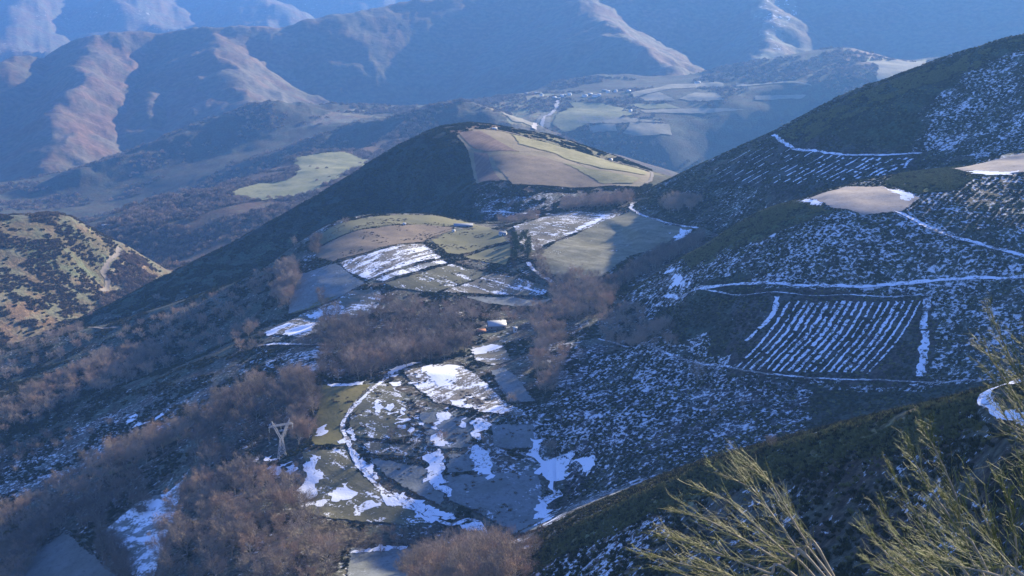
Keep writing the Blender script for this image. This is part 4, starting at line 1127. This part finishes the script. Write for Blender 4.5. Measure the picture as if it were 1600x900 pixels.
HT = {B: 12.0, D: 12.0, SL: 13.0, EV: 9.0}
rt = random.Random(11); nbare = 0; rest = []; nlone = {}
for s_, x, y, h, k, label, group in TREE_SPOTS:
    if k in (B, D) and nbare >= 285 and s_ < 9:
        rest.append((x, y, h, k)); continue
    nbare += k in (B, D)
    vs = KM[k]; tm, cm, _, _ = vs[rt.randrange(len(vs))]
    e = empty(TN[k], (x, y, float(ground(np.array([x]), np.array([y]))[0])), rt.uniform(0, 6.28))
    q = h / HT[k]; w = q * rt.uniform(0.9, 1.2); e.scale = (w, w * rt.uniform(0.9, 1.1), q)
    tag(e, label, 'tree', group)
    for nm, me in (('trunk', tm), ('crown', cm)):
        c = bpy.data.objects.new(nm, me); COL.objects.link(c); c.parent = e
print('trees', len(TREE_SPOTS), 'rest', len(rest))
def whole(vs):
    out = []
    for tm, cm, tv, sv in vs:
        V, F = join([tv, sv]); me = mesh_only('bare_tree', V, F, cm.materials[0]); me.materials.append(M_bark)
        mi = np.zeros(len(F), np.int32); mi[:len(tv[1])] = 1; me.polygons.foreach_set('material_index', mi); out.append(me)
    return out
if rest:
    for k in (B, D):
        R_ = [t for t in rest if t[3] == k]
        if not R_: continue
        X = np.array([t[0] for t in R_]); Y = np.array([t[1] for t in R_]); h = np.array([t[2] for t in R_]) / 12
        scatter('woodland', np.c_[X, Y, ground(X, Y)], np.c_[h * 1.05, h * 1.05, h], variants('bare_tree', whole(KM[k])),
                'smaller bare brown trees further up the slopes' if k == B else 'smaller dark bare trees in the shaded woods', 700)
# ------------------------------------------------------------------ hedges and walls
def hedge(px, h, w, label, mat=M_hedge, dens=5.0, group='hedges between the fields', name='hedge', cat='hedge'):
    C = curve(world_poly(px), 1.0); n = int(len(C) * dens)
    r = np.random.default_rng(len(label) * 7 + len(C))
    i = r.integers(0, len(C), n); hh = h * (0.75 + 0.5 * vnoise(C[i, 0] / 5, C[i, 1] / 5, 3))
    X = C[i, 0] + r.normal(size=n) * w * 0.3; Y = C[i, 1] + r.normal(size=n) * w * 0.3
    Z = ground(X, Y) - 0.1 + r.uniform(0, 0.65, n) * hh
    D = r.normal(size=(n, 3)) * 0.6 + np.array([0, 0, 0.8])
    V, F = shards(np.c_[X, Y, Z], D, r.uniform(0.5, 1.0, n) * h * 0.6, r.uniform(0.25, 0.5, n), r)
    o = mesh_arrays(name, V, F, mat, False); tag(o, label, cat, group); return o
H = hedge
H([(520,410),(575,395),(640,381),(664,380)], 2.2, 1.8, 'hedge between the brown pasture and the snow-striped pasture')
H([(664,379),(672,390),(700,407),(730,418)], 3.0, 3.5, 'thick dark hedge running down from the middle of the terrace')
H([(720,413),(765,426),(810,438),(868,452)], 3.0, 3.5, 'thick dark hedge above the half snowy pasture')
H([(580,437),(620,423),(660,413),(705,405)], 2.4, 2.2, 'hedge above the long snowy strip')
H([(600,443),(640,431),(700,414)], 1.8, 1.5, 'low hedge below the long snowy strip')
H([(664,379),(675,368),(705,358)], 1.8, 1.4, 'thin hedge curling round the round green pasture')
H([(710,401),(760,388),(800,380)], 2.6, 3.2, 'hedge between the two small green pastures')
H([(505,385),(545,364),(600,352),(660,350)], 1.6, 1.3, 'thin hedge below the crest of the terrace')
H([(660,350),(705,353),(745,355)], 1.8, 1.6, 'thin hedge leading to the barn')
H([(715,458),(780,461),(850,463)], 2.2, 1.8, 'straight hedge at the foot of the half snowy pasture')
H([(440,495),(490,485),(530,467),(566,446),(600,452)], 2.4, 2.2, 'dark hedge above the snowy field on the left')
H([(450,455),(490,432),(522,411)], 2.0, 1.8, 'hedge at the left side of the terrace')
H([(835,395),(870,377),(910,358),(960,335)], 1.8, 1.4, 'straight wall-like hedge across the right meadow')
H([(840,412),(850,428),(868,440),(880,455)], 2.6, 3.0, 'bushy hedge along the sunken lane')
H([(798,375),(800,400),(806,420)], 3.0, 3.0, 'dark hedge by the evergreen trees')
H([(1000,333),(1040,347),(1086,354)], 1.8, 2.0, 'low hedge along the saddle track')
H([(808,338),(850,333),(905,328),(960,330)], 2.0, 2.0, 'brown hedge behind the rough pasture')
H([(745,290),(800,291),(870,293),(940,293),(1000,294)], 2.6, 4.0, 'dark hedge at the foot of the hill fields')
H([(790,208),(840,224),(900,241),(960,257),(1005,268)], 2.2, 3.0, 'row of bushes along the hill track')
H([(808,238),(860,240),(900,255),(935,288)], 1.6, 1.6, 'thin curved hedge across the hill pasture')
H([(762,239),(785,238),(810,237)], 1.6, 1.8, 'short hedge between the two brown hill fields')
H([(548,672),(560,688),(610,690),(650,690)], 1.8, 1.8, 'dark wall below the striped green meadow', name='hedge')
H([(562,712),(600,716),(652,718)], 2.0, 2.2, 'dark bank below the narrow snowy terrace')
H([(546,690),(556,715),(590,755),(630,780),(680,805)], 2.0, 2.0, 'long dark hedge along the lower side of the lane')
H([(560,640),(548,655),(543,668)], 1.4, 1.2, 'short hedge at the bend of the snowy lane')
H([(636,640),(690,632),(760,647),(835,658)], 2.4, 2.6, 'dark hedge below the rounded snowy meadow')
H([(660,705),(700,706),(760,703),(840,706),(930,712)], 2.6, 3.2, 'broad dark hedge above the blue meadow')
H([(765,585),(775,600),(800,622),(835,640)], 2.4, 2.4, 'dark curved hedge between two snowy meadows')
H([(720,567),(745,578),(768,584)], 2.4, 2.6, 'dark hedge under the half snowy meadow')
H([(638,565),(680,562),(720,567)], 1.8, 1.8, 'hedge along the top of the snowy meadows')
H([(740,800),(790,823),(860,826)], 2.4, 3.0, 'dark hedge at the foot of the blue meadow')
H([(690,740),(700,760),(700,786),(740,800)], 2.0, 2.4, 'dark bank at the left side of the blue meadow')
H([(600,745),(650,774),(700,800)], 1.8, 2.0, 'low hedge along the upper side of the lane')
H([(480,702),(540,699),(558,703)], 2.2, 2.0, 'dark hedge below the olive meadow')
H([(470,815),(560,822),(660,830),(740,840)], 3.0, 4.5, 'broad belt of brambles below the sunlit meadow')
H([(540,852),(600,849),(660,853)], 2.0, 2.0, 'low hedge above the lowest meadow')
H([(845,690),(870,702),(900,710),(980,712)], 2.0, 2.2, 'dark hedge right of the snow drift')
H([(990,560),(960,600),(930,630),(895,660)], 1.8, 2.0, 'dark ditch hedge slanting down the snowy slope')
H([(1290,610),(1330,640),(1372,666)], 1.6, 1.6, 'faint hedge slanting down behind the near spur')
H([(50,885),(90,858),(120,840)], 1.4, 1.2, 'thin hedge across the grey green field')
H([(262,700),(300,684)], 1.6, 1.4, 'short hedge under the sunlit grass strip')
H([(400,545),(450,543),(520,543)], 2.0, 2.4, 'hedge below the level track')
H([(1150,458),(1250,456),(1350,457),(1450,455)], 1.8, 2.2, 'dark heather bank under the snowy road')
H([(1160,588),(1300,602),(1440,606),(1550,603)], 2.0, 2.4, 'dark bank under the snow rows')
H([(455,248),(466,266),(452,282)], 4, 6, 'left hedgerow of the bright far pasture', M_hedge, 2, 'far hedgerows')
H([(480,302),(520,281),(562,262),(575,252)], 4, 6, 'lower hedgerow of the bright far pasture', M_hedge, 2, 'far hedgerows')
for k, pts in enumerate([[(880,212),(940,192),(1000,187),(1060,190)], [(868,172),(930,175),(1000,180),(1100,179)], [(985,145),(1050,138),(1130,137),(1260,138)], [(960,160),(1010,160),(1090,161),(1150,158)],
                         [(850,205),(868,185),(882,168)], [(1000,183),(1070,184),(1150,180)], [(1120,143),(1150,150),(1240,150)], [(770,175),(810,172),(850,172)]]):
    H(pts, 5, 7, ['dark hedgerow below the far strip fields', 'hedgerow under the village', 'topmost hedgerow of the plateau', 'hedgerow behind the village fields', 'hedgerow beside the village road', 'short hedgerow in the middle of the strip fields', 'hedgerow at the foot of the round hill', 'hedgerow left of the village road'][k], M_hedge, 1.6, 'far hedgerows')

# ------------------------------------------------------------------ buildings
M_stone = flat_mat('stone wall', (0.25, 0.22, 0.19), 0.9, 0.35, 1.2)
M_white = flat_mat('white render', (0.72, 0.70, 0.66), 0.85, 0.1, 0.5)
M_slate = flat_mat('pale slate roof', (0.42, 0.43, 0.44), 0.5, 0.15, 0.8)
M_blueslate = flat_mat('blue grey roof', (0.20, 0.22, 0.27), 0.6, 0.15, 0.8)
M_tile = flat_mat('old red tiles', (0.32, 0.15, 0.10), 0.8, 0.25, 1.5)
M_glass = flat_mat('dark window glass', (0.03, 0.035, 0.045), 0.2, 0.1, 1)
M_wood = flat_mat('weathered door wood', (0.16, 0.10, 0.06), 0.8, 0.3, 3)
M_steel = flat_mat('galvanised steel', (0.5, 0.49, 0.47), 0.5, 0.08, 1.0)
M_insul = flat_mat('insulator glass', (0.45, 0.5, 0.5), 0.3, 0.1, 3)
BOXF = [(0, 3, 2, 1), (4, 5, 6, 7), (0, 1, 5, 4), (1, 2, 6, 5), (2, 3, 7, 6), (3, 0, 4, 7)]
def boxg(x0, x1, y0, y1, z0, z1):
    return np.array([(x, y, z) for z in (z0, z1) for x, y in ((x0, y0), (x1, y0), (x1, y1), (x0, y1))], float), np.array(BOXF)
def part(name, geo, mat, parent, smooth=False):
    V, F = geo
    me = mesh_only(name, V, F, mat); o = bpy.data.objects.new(name, me); COL.objects.link(o); o.parent = parent; return o
def quads(*g):
    return join(g)
def house(name, u, v, L, W, Hh, roofh, rz, wall, roof, label, group=None, cat='house', windows=3, chimney=True, detail=True):
    x, y = hit(u, v)
    z = float(ground(np.array([x + a * L / 2 for a in (-1, 1, -1, 1)]), np.array([y + b * W / 2 for b in (-1, -1, 1, 1)])).min())
    e = empty(name, (x, y, z), rz); tag(e, label, cat, group)
    V = [(-L/2,-W/2,-1),(L/2,-W/2,-1),(L/2,W/2,-1),(-L/2,W/2,-1),(-L/2,-W/2,Hh),(L/2,-W/2,Hh),(L/2,W/2,Hh),(-L/2,W/2,Hh),(-L/2,0,Hh+roofh),(L/2,0,Hh+roofh)]
    F3 = [(0,1,5),(0,5,4),(2,3,7),(2,7,6),(1,2,6),(1,6,5),(5,6,9),(3,0,4),(3,4,7),(4,8,7)]
    part('wall', (np.array(V, float), np.array(F3)), wall, e)
    o = 0.5; t = 0.22; k = roofh / (W / 2)
    ro = []
    for sgn in (-1, 1):
        e0 = (sgn * (W / 2 + o), Hh - o * k + 0.05); r0 = (0, Hh + roofh + 0.05)
        v_ = []
        for xx in (-L / 2 - o, L / 2 + o):
            v_ += [(xx, e0[0], e0[1]), (xx, r0[0], r0[1]), (xx, r0[0], r0[1] + t), (xx, e0[0], e0[1] + t)]
        ro.append((np.array(v_, float), np.array([(0,1,2,3),(4,7,6,5),(0,4,5,1),(3,2,6,7),(0,3,7,4),(1,5,6,2)])))
    rf = part('roof', quads(*ro), roof, e)
    if chimney: 
        c = part('chimney', boxg(L * .22, L * .22 + .8, -.4, .4, Hh + roofh * .5, Hh + roofh + 1.0), wall, rf)
    if detail:
        for i in range(windows):
            xx = -L / 2 + L * (i + 0.5) / windows
            for sgn in (-1,):
                if i == windows // 2 and windows > 1:
                    part('door', boxg(xx - .6, xx + .6, -W / 2 - .06, -W / 2 + .05, 0, 2.1), M_wood, e)
                else:
                    w = part('window', boxg(xx - .5, xx + .5, -W / 2 - .05, -W / 2 + .05, Hh * .45, Hh * .45 + 1.2), M_glass, e)
    return e
house('farmhouse', 776, 513, 16, 11, 4.2, 3.6, 0.15, M_stone, M_slate, 'stone farmhouse with a pale sunlit roof among bare trees')
house('shed', 752, 520, 7, 5, 2.4, 1.4, 0.3, M_stone, M_tile, 'small shed with red tiled roof left of the farmhouse', cat='shed', windows=1, chimney=False)
house('shed', 805, 519, 3, 2.5, 4.0, 1.0, 0.1, M_white, M_slate, 'narrow pale outbuilding right of the farmhouse', cat='shed', windows=1, chimney=False)
house('barn', 724, 354, 22, 9, 3.2, 1.8, 0.05, M_blueslate, M_blueslate, 'long blue grey barn on the crest of the terrace', cat='barn', windows=5, chimney=False)
house('cottage', 786, 367, 8, 6, 2.8, 1.8, -0.2, M_white, M_blueslate, 'small white cottage right of the barn', windows=3)
house('hut', 709, 363, 2.6, 2.2, 2.2, 0.8, 0.4, M_white, M_slate, 'tiny white hut in front of the barn', cat='hut', windows=1, chimney=False)
house('hut', 632, 352, 3.2, 2.4, 2.2, 0.8, 0.1, M_white, M_slate, 'tiny white hut on the brown pasture', cat='hut', windows=1, chimney=False)
house('hut', 773, 203, 7, 4, 3, 1.4, 0.1, M_white, M_slate, 'small white building on top of the conical hill', cat='hut', windows=2, chimney=False)
house('hut', 954, 251, 5, 4, 2.4, 1.2, 0.4, M_white, M_slate, 'white hut by the track on the right of the conical hill', cat='hut', windows=1, chimney=False)
house('cottage', 165, 354, 14, 9, 4.5, 2.4, 0.2, M_white, M_slate, 'lone white house in the left valley', windows=3)
house('cottage', 300, 312, 12, 5, 3, 1.5, 0.4, M_white, M_slate, 'lone pale house on the wooded slope', windows=3)
vr = random.Random(3)
for k, (u, v, L) in enumerate([(822,148,12),(838,147,14),(846,150,10),(866,154,13),(872,156,16),(878,152,12),(882,151,11),(890,149,12),(914,151,16),(922,149,14),(930,151,16),(936,150,12),(945,143,16),(950,145,12),(962,144,10),(982,144,13),(1090,130,18),(985,175,9)]):
    far = ['small pale house at the left edge of the far village', 'white house left of the village road', 'low house left of the village road', 'white house where the road enters the village', 'bright white house at the top of the road', 'pale house right of the road end', 'house between road and village centre', 'pale house left of the village centre',
           'long pale house in the village centre', 'house with grey roof in the village centre', 'long white house in the village centre', 'house right of the village centre', 'tall white house standing above the village', 'small house beside the tall white one', 'small house at the right of the village', 'rightmost house of the far village', 'bright white building alone below the round hill', 'small pale barn among the strip fields'][k]
    house('village_house', u, v, L * 1.15, L * .75, vr.uniform(5, 7.5), 3.0, vr.uniform(-.5, .5), M_white if k % 3 else M_stone, M_slate if k % 2 else M_blueslate, far, 'houses of the far village', windows=3)

# ------------------------------------------------------------------ the power pylon
def pylon():
    x, y = hit(441, 716, 700)
    z = float(ground(np.array([x]), np.array([y]))[0])
    e = empty('power_pylon', (x, y, z), 0.5); e.scale = (1.12, 1.12, 1.12)
    tag(e, 'steel lattice power pylon with V-shaped head rising out of the dark wood', 'pylon')
    S_ = 27.0 / 27
    def bar(a, b, r=0.13): return tube([a, b], [r * 0.85, r * 0.85], 4)
    zw = 13.0; zc = 22.0; zt = 26.0
    body = []; 
    legs = []
    for sx in (-1, 1):
        for sy in (-1, 1):
            g = bar((sx * 2.6, sy * 2.0, -0.8), (sx * 0.8, sy * 0.8, zw), 0.2)
            part('leg', g, M_steel, e)
    for i in range(5):
        t0, t1 = i / 5, (i + 1) / 5
        w0, w1 = 2.6 - 1.8 * t0, 2.6 - 1.8 * t1; d0, d1 = 2.0 - 1.2 * t0, 2.0 - 1.2 * t1
        for sy in (-1, 1):
            body += [bar((-w0, sy * d0, zw * t0), (w1, sy * d1, zw * t1), .1), bar((w0, sy * d0, zw * t0), (-w1, sy * d1, zw * t1), .1), bar((-w1, sy * d1, zw * t1), (w1, sy * d1, zw * t1), .1)]
        for sx in (-1, 1):
            body += [bar((sx * w0, -d0, zw * t0), (sx * w1, d1, zw * t1), .1), bar((sx * w0, d0, zw * t0), (sx * w1, -d1, zw * t1), .1)]
    part('bracing', join(body), M_steel, e)
    for s in (-1, 1):
        arm = []
        for sy in (-1, 1):
            arm += [bar((s * 0.8, sy * .8, zw), (s * 5.0, sy * .5, zc), .17), bar((-s * 0.2, sy * .8, zw + .4), (s * 3.6, sy * .5, zc), .17)]
            for i in range(5):
                t0, t1 = i / 5, (i + 1) / 5
                a0 = np.array((s * 0.8, sy * .8, zw)) * (1 - t0) + np.array((s * 5.0, sy * .5, zc)) * t0
                b1 = np.array((-s * 0.2, sy * .8, zw + .4)) * (1 - t1) + np.array((s * 3.6, sy * .5, zc)) * t1
                a1 = np.array((s * 0.8, sy * .8, zw)) * (1 - t1) + np.array((s * 5.0, sy * .5, zc)) * t1
                arm += [bar(a0, b1, .09), bar(b1, a1, .09)]
        part('upper_arm', join(arm), M_steel, e)
        part('earth_wire_peak', join([bar((s * 5.0, -.5, zc + .6), (s * 6.0, 0, zt), .17), bar((s * 5.0, .5, zc + .6), (s * 6.0, 0, zt), .15), bar((s * 3.8, 0, zc + .8), (s * 6.0, 0, zt), .12)]), M_steel, e)
    ca = []
    for sy in (-.55, .55):
        ca += [bar((-8.2, sy * .3, zc), (8.2, sy * .3, zc), .2), bar((-7.0, sy, zc + .9), (7.0, sy, zc + .9), .18), bar((-7, sy, zc + .9), (-8.2, sy * .3, zc), .12), bar((7, sy, zc + .9), (8.2, sy * .3, zc), .12)]
        for i in range(14):
            xx = -7 + i; ca += [bar((xx, sy * .6, zc), (xx + .5, sy, zc + .9), .08), bar((xx + .5, sy, zc + .9), (xx + 1, sy * .6, zc), .08)]
    part('crossarm', join(ca), M_steel, e)
    for xx in (-7.8, 0, 7.8):
        ring = []
        for k in range(8): ring.append(tube([(xx, 0, zc - .3 - k * .4), (xx, 0, zc - .5 - k * .4)], [.22, .1], 6))
        ring.append(bar((xx, 0, zc), (xx, 0, zc - 3.6), .06))
        part('insulator', join(ring), M_insul, e)
pylon()

# ------------------------------------------------------------------ broom in the foreground
def stems_material(name, c1, c2):
    return leafy(name, c1, c2, 0.3)
M_shoot = flat_mat('green broom shoots', (0.105, 0.12, 0.035), 0.6, 0.5, 9.0)
M_shoot_pale = flat_mat('straw-coloured broom shoots', (0.22, 0.205, 0.095), 0.6, 0.45, 9.0)
M_stem = flat_mat('grey brown broom stems', (0.24, 0.2, 0.145), 0.8, 0.45, 30.0)
def bez(P, n=14):
    P = np.array(P, float)
    Q = np.vstack([2 * P[0] - P[1], P, 2 * P[-1] - P[-2]]); out = []
    for i in range(1, len(Q) - 2):
        for t in np.arange(n) / n:
            out.append(0.5 * (2 * Q[i] + (Q[i + 1] - Q[i - 1]) * t + (2 * Q[i - 1] - 5 * Q[i] + 4 * Q[i + 1] - Q[i + 2]) * t * t + (3 * Q[i] - 3 * Q[i + 1] + Q[i + 2] - Q[i - 1]) * t ** 3))
    out.append(P[-1]); return np.array(out)
def broom(label, base, branches, dens, seed, pale=0.4, droop=0.0, spread=0.5, length=(0.10, 0.30), pull=(0, 0, 0)):
    """branches: lists of (u, v, distance) survey points from the fork to the tip; all spring from one woody foot on the slope"""
    r = np.random.default_rng(seed)
    gx, gy = base[0], base[1]; gz = float(own_slope(np.array([gx]), np.array([gy]))[0])
    e = empty('broom_shrub', (gx, gy, gz)); tag(e, label, 'shrub', 'broom shrubs in the foreground')
    G = np.array([gx, gy, gz]); shoots = []; pales = []
    for br in branches:
        W = np.array([at(*p) for p in br]) - G
        foot = np.array([r.normal() * .04, r.normal() * .04, -0.05])
        back = (W[0] - W[1]) / np.linalg.norm(W[0] - W[1])
        mid = W[0] + back * 0.35 * np.linalg.norm(W[0]) ; mid = mid * 0.75 + foot * 0.25
        P = bez([foot, mid] + list(W), 10)
        n = len(P); R = np.interp(np.arange(n), [0, n * .4, n - 1], [0.0068, 0.004, 0.0012]) * (1 + 0.15 * r.normal(size=n))
        part('branch', tube(P, R, 5), M_stem, e, True)
        T = np.gradient(P, axis=0); T /= np.linalg.norm(T, axis=1)[:, None]
        L_ = np.linalg.norm(np.diff(W, axis=0), axis=1).sum()
        i0 = int(n * 0.36)
        m = int(dens * L_)
        for _ in range(m):
            k = r.integers(i0, n); t = (k - i0) / (n - i0)
            d = T[k] + r.normal(size=3) * spread * 0.6 * np.array([1, 1, 1]) + np.array([0, 0, 0.18]) + np.array(pull)
            d /= np.linalg.norm(d)
            l = r.uniform(*length) * (1.2 - 0.85 * t)
            p = P[k]; pts = [p]; dd = d.copy()
            for q in range(3):
                dd = dd + T[k] * 0.18 + r.normal(size=3) * 0.13 + np.array([0, 0, -droop]); dd /= np.linalg.norm(dd)
                pts.append(pts[-1] + dd * l / 3)
            tgt = pales if r.uniform() < pale else shoots
            rad = r.uniform(0.0005, 0.0012)
            tgt.append(tube(pts, [rad, rad * .9, rad * .7, rad * .3], 3))
            for _k in range(6):         # side shoots
                j = r.integers(0, 3); s0 = pts[j] + (pts[j + 1] - pts[j]) * r.uniform()
                d2 = dd + r.normal(size=3) * 0.38; d2 /= np.linalg.norm(d2); l2 = l * r.uniform(.16, .42)
                tgt.append(tube([s0, s0 + d2 * l2 * .5 + r.normal(size=3) * .004, s0 + d2 * l2], [rad * .8, rad * .65, rad * .25], 3))
    for nm, S2, mt in (('green_shoots', shoots, M_shoot), ('dry_shoots', pales, M_shoot_pale)):
        if S2:
            o = part(nm, join(S2), mt, e); o['kind'] = 'stuff'
    return e
broom('straw-coloured broom plume leaning left at the lower middle', (1.75, 3.9), [
    [(1305, 905, 4.0), (1262, 850, 4.0), (1222, 785, 4.0), (1200, 750, 4.0), (1165, 725, 4.0)],
    [(1300, 905, 4.0), (1255, 868, 4.05), (1215, 815, 4.05), (1175, 765, 4.1), (1120, 738, 4.1)],
    [(1292, 905, 3.95), (1240, 872, 3.95), (1190, 830, 3.9), (1140, 785, 3.9), (1085, 760, 3.9)],
    [(1285, 915, 4.1), (1225, 880, 4.1), (1165, 845, 4.1), (1110, 815, 4.1), (1065, 800, 4.1)],
    [(1270, 925, 3.9), (1200, 895, 3.9), (1140, 872, 3.9), (1085, 850, 3.9), (1040, 842, 3.9)],
    [(1250, 935, 4.0), (1180, 915, 4.0), (1120, 895, 4.0), (1060, 880, 4.0), (1010, 868, 4.0)],
    [(1215, 945, 4.0), (1150, 925, 4.0), (1090, 905, 4.0), (1030, 885, 4.0)]],
    62, 901, 0.45, 0.03, 0.42, (0.10, 0.26), (-0.25, 0, 0.06))
broom('dense green broom in the lower right corner', (2.1, 3.6), [
    [(1560, 930, 3.8), (1510, 850, 3.8), (1495, 780, 3.8), (1465, 710, 3.8), (1440, 668, 3.8)],
    [(1560, 930, 3.7), (1500, 830, 3.75), (1450, 760, 3.8), (1420, 700, 3.85)],
    [(1540, 940, 3.7), (1470, 870, 3.7), (1430, 800, 3.75), (1395, 740, 3.8)],
    [(1520, 945, 3.9), (1450, 890, 3.9), (1400, 840, 3.9), (1372, 790, 3.9)],
    [(1500, 950, 3.9), (1430, 900, 3.9), (1380, 860, 3.9), (1358, 835, 3.9)],
    [(1590, 940, 3.6), (1560, 860, 3.6), (1535, 800, 3.6), (1520, 755, 3.6)],
    [(1600, 950, 3.6), (1590, 870, 3.6), (1580, 800, 3.6), (1565, 755, 3.6)],
    [(1620, 950, 3.5), (1620, 860, 3.5), (1610, 790, 3.5), (1600, 745, 3.5)],
    [(1560, 950, 4.1), (1520, 880, 4.1), (1500, 820, 4.1), (1480, 780, 4.1)],
    [(1480, 960, 4.0), (1440, 925, 4.0), (1400, 900, 4.0), (1360, 880, 4.0)],
    [(1640, 940, 3.4), (1560, 900, 3.4), (1500, 885, 3.4), (1450, 870, 3.4)]],
    100, 902, 0.15, 0.0, 0.5, (0.07, 0.20), (-0.06, 0, 0.12))
broom('broom plume reaching in from the right edge', (2.6, 3.9), [
    [(1700, 760, 4.2), (1640, 660, 4.2), (1600, 600, 4.2), (1570, 540, 4.2), (1545, 482, 4.2)],
    [(1700, 760, 4.2), (1650, 650, 4.2), (1615, 580, 4.2), (1595, 520, 4.2)],
    [(1690, 770, 4.3), (1630, 680, 4.3), (1585, 615, 4.3), (1540, 550, 4.3)],
    [(1690, 780, 4.1), (1630, 700, 4.1), (1590, 640, 4.1), (1550, 590, 4.1)],
    [(1690, 790, 4.1), (1640, 730, 4.1), (1600, 690, 4.1), (1570, 650, 4.1)],
    [(1710, 740, 4.4), (1660, 620, 4.4), (1640, 540, 4.4), (1620, 470, 4.4)]],
    60, 903, 0.35, 0.0, 0.45, (0.09, 0.24), (-0.12, 0, 0.1))
# ------------------------------------------------------------------ the blue winter air
def haze_box():
    x0, x1, y0, y1, z0, z1 = -19000, 19000, -600, 19000, -1150, 8
    V = [(x, y, z) for z in (z0, z1) for x, y in ((x0, y0), (x1, y0), (x1, y1), (x0, y1))]
    F = [(0, 3, 2, 1), (4, 5, 6, 7), (0, 1, 5, 4), (1, 2, 6, 5), (2, 3, 7, 6), (3, 0, 4, 7)]
    m = bpy.data.materials.new('haze'); m.use_nodes = True
    nt = m.node_tree; nt.nodes.remove(nt.nodes['Principled BSDF'])
    v = nt.nodes.new('ShaderNodeVolumePrincipled')
    v.inputs['Color'].default_value = (0.125, 0.31, 0.69, 1)
    v.inputs['Density'].default_value = HAZE
    v.inputs['Anisotropy'].default_value = 0.3
    nt.links.new(v.outputs[0], nt.nodes['Material Output'].inputs['Volume'])
    o = mesh_arrays('haze', V, F, m, False); o['kind'] = 'stuff'
    o['label'] = 'blue winter haze filling the valleys'
haze_box()
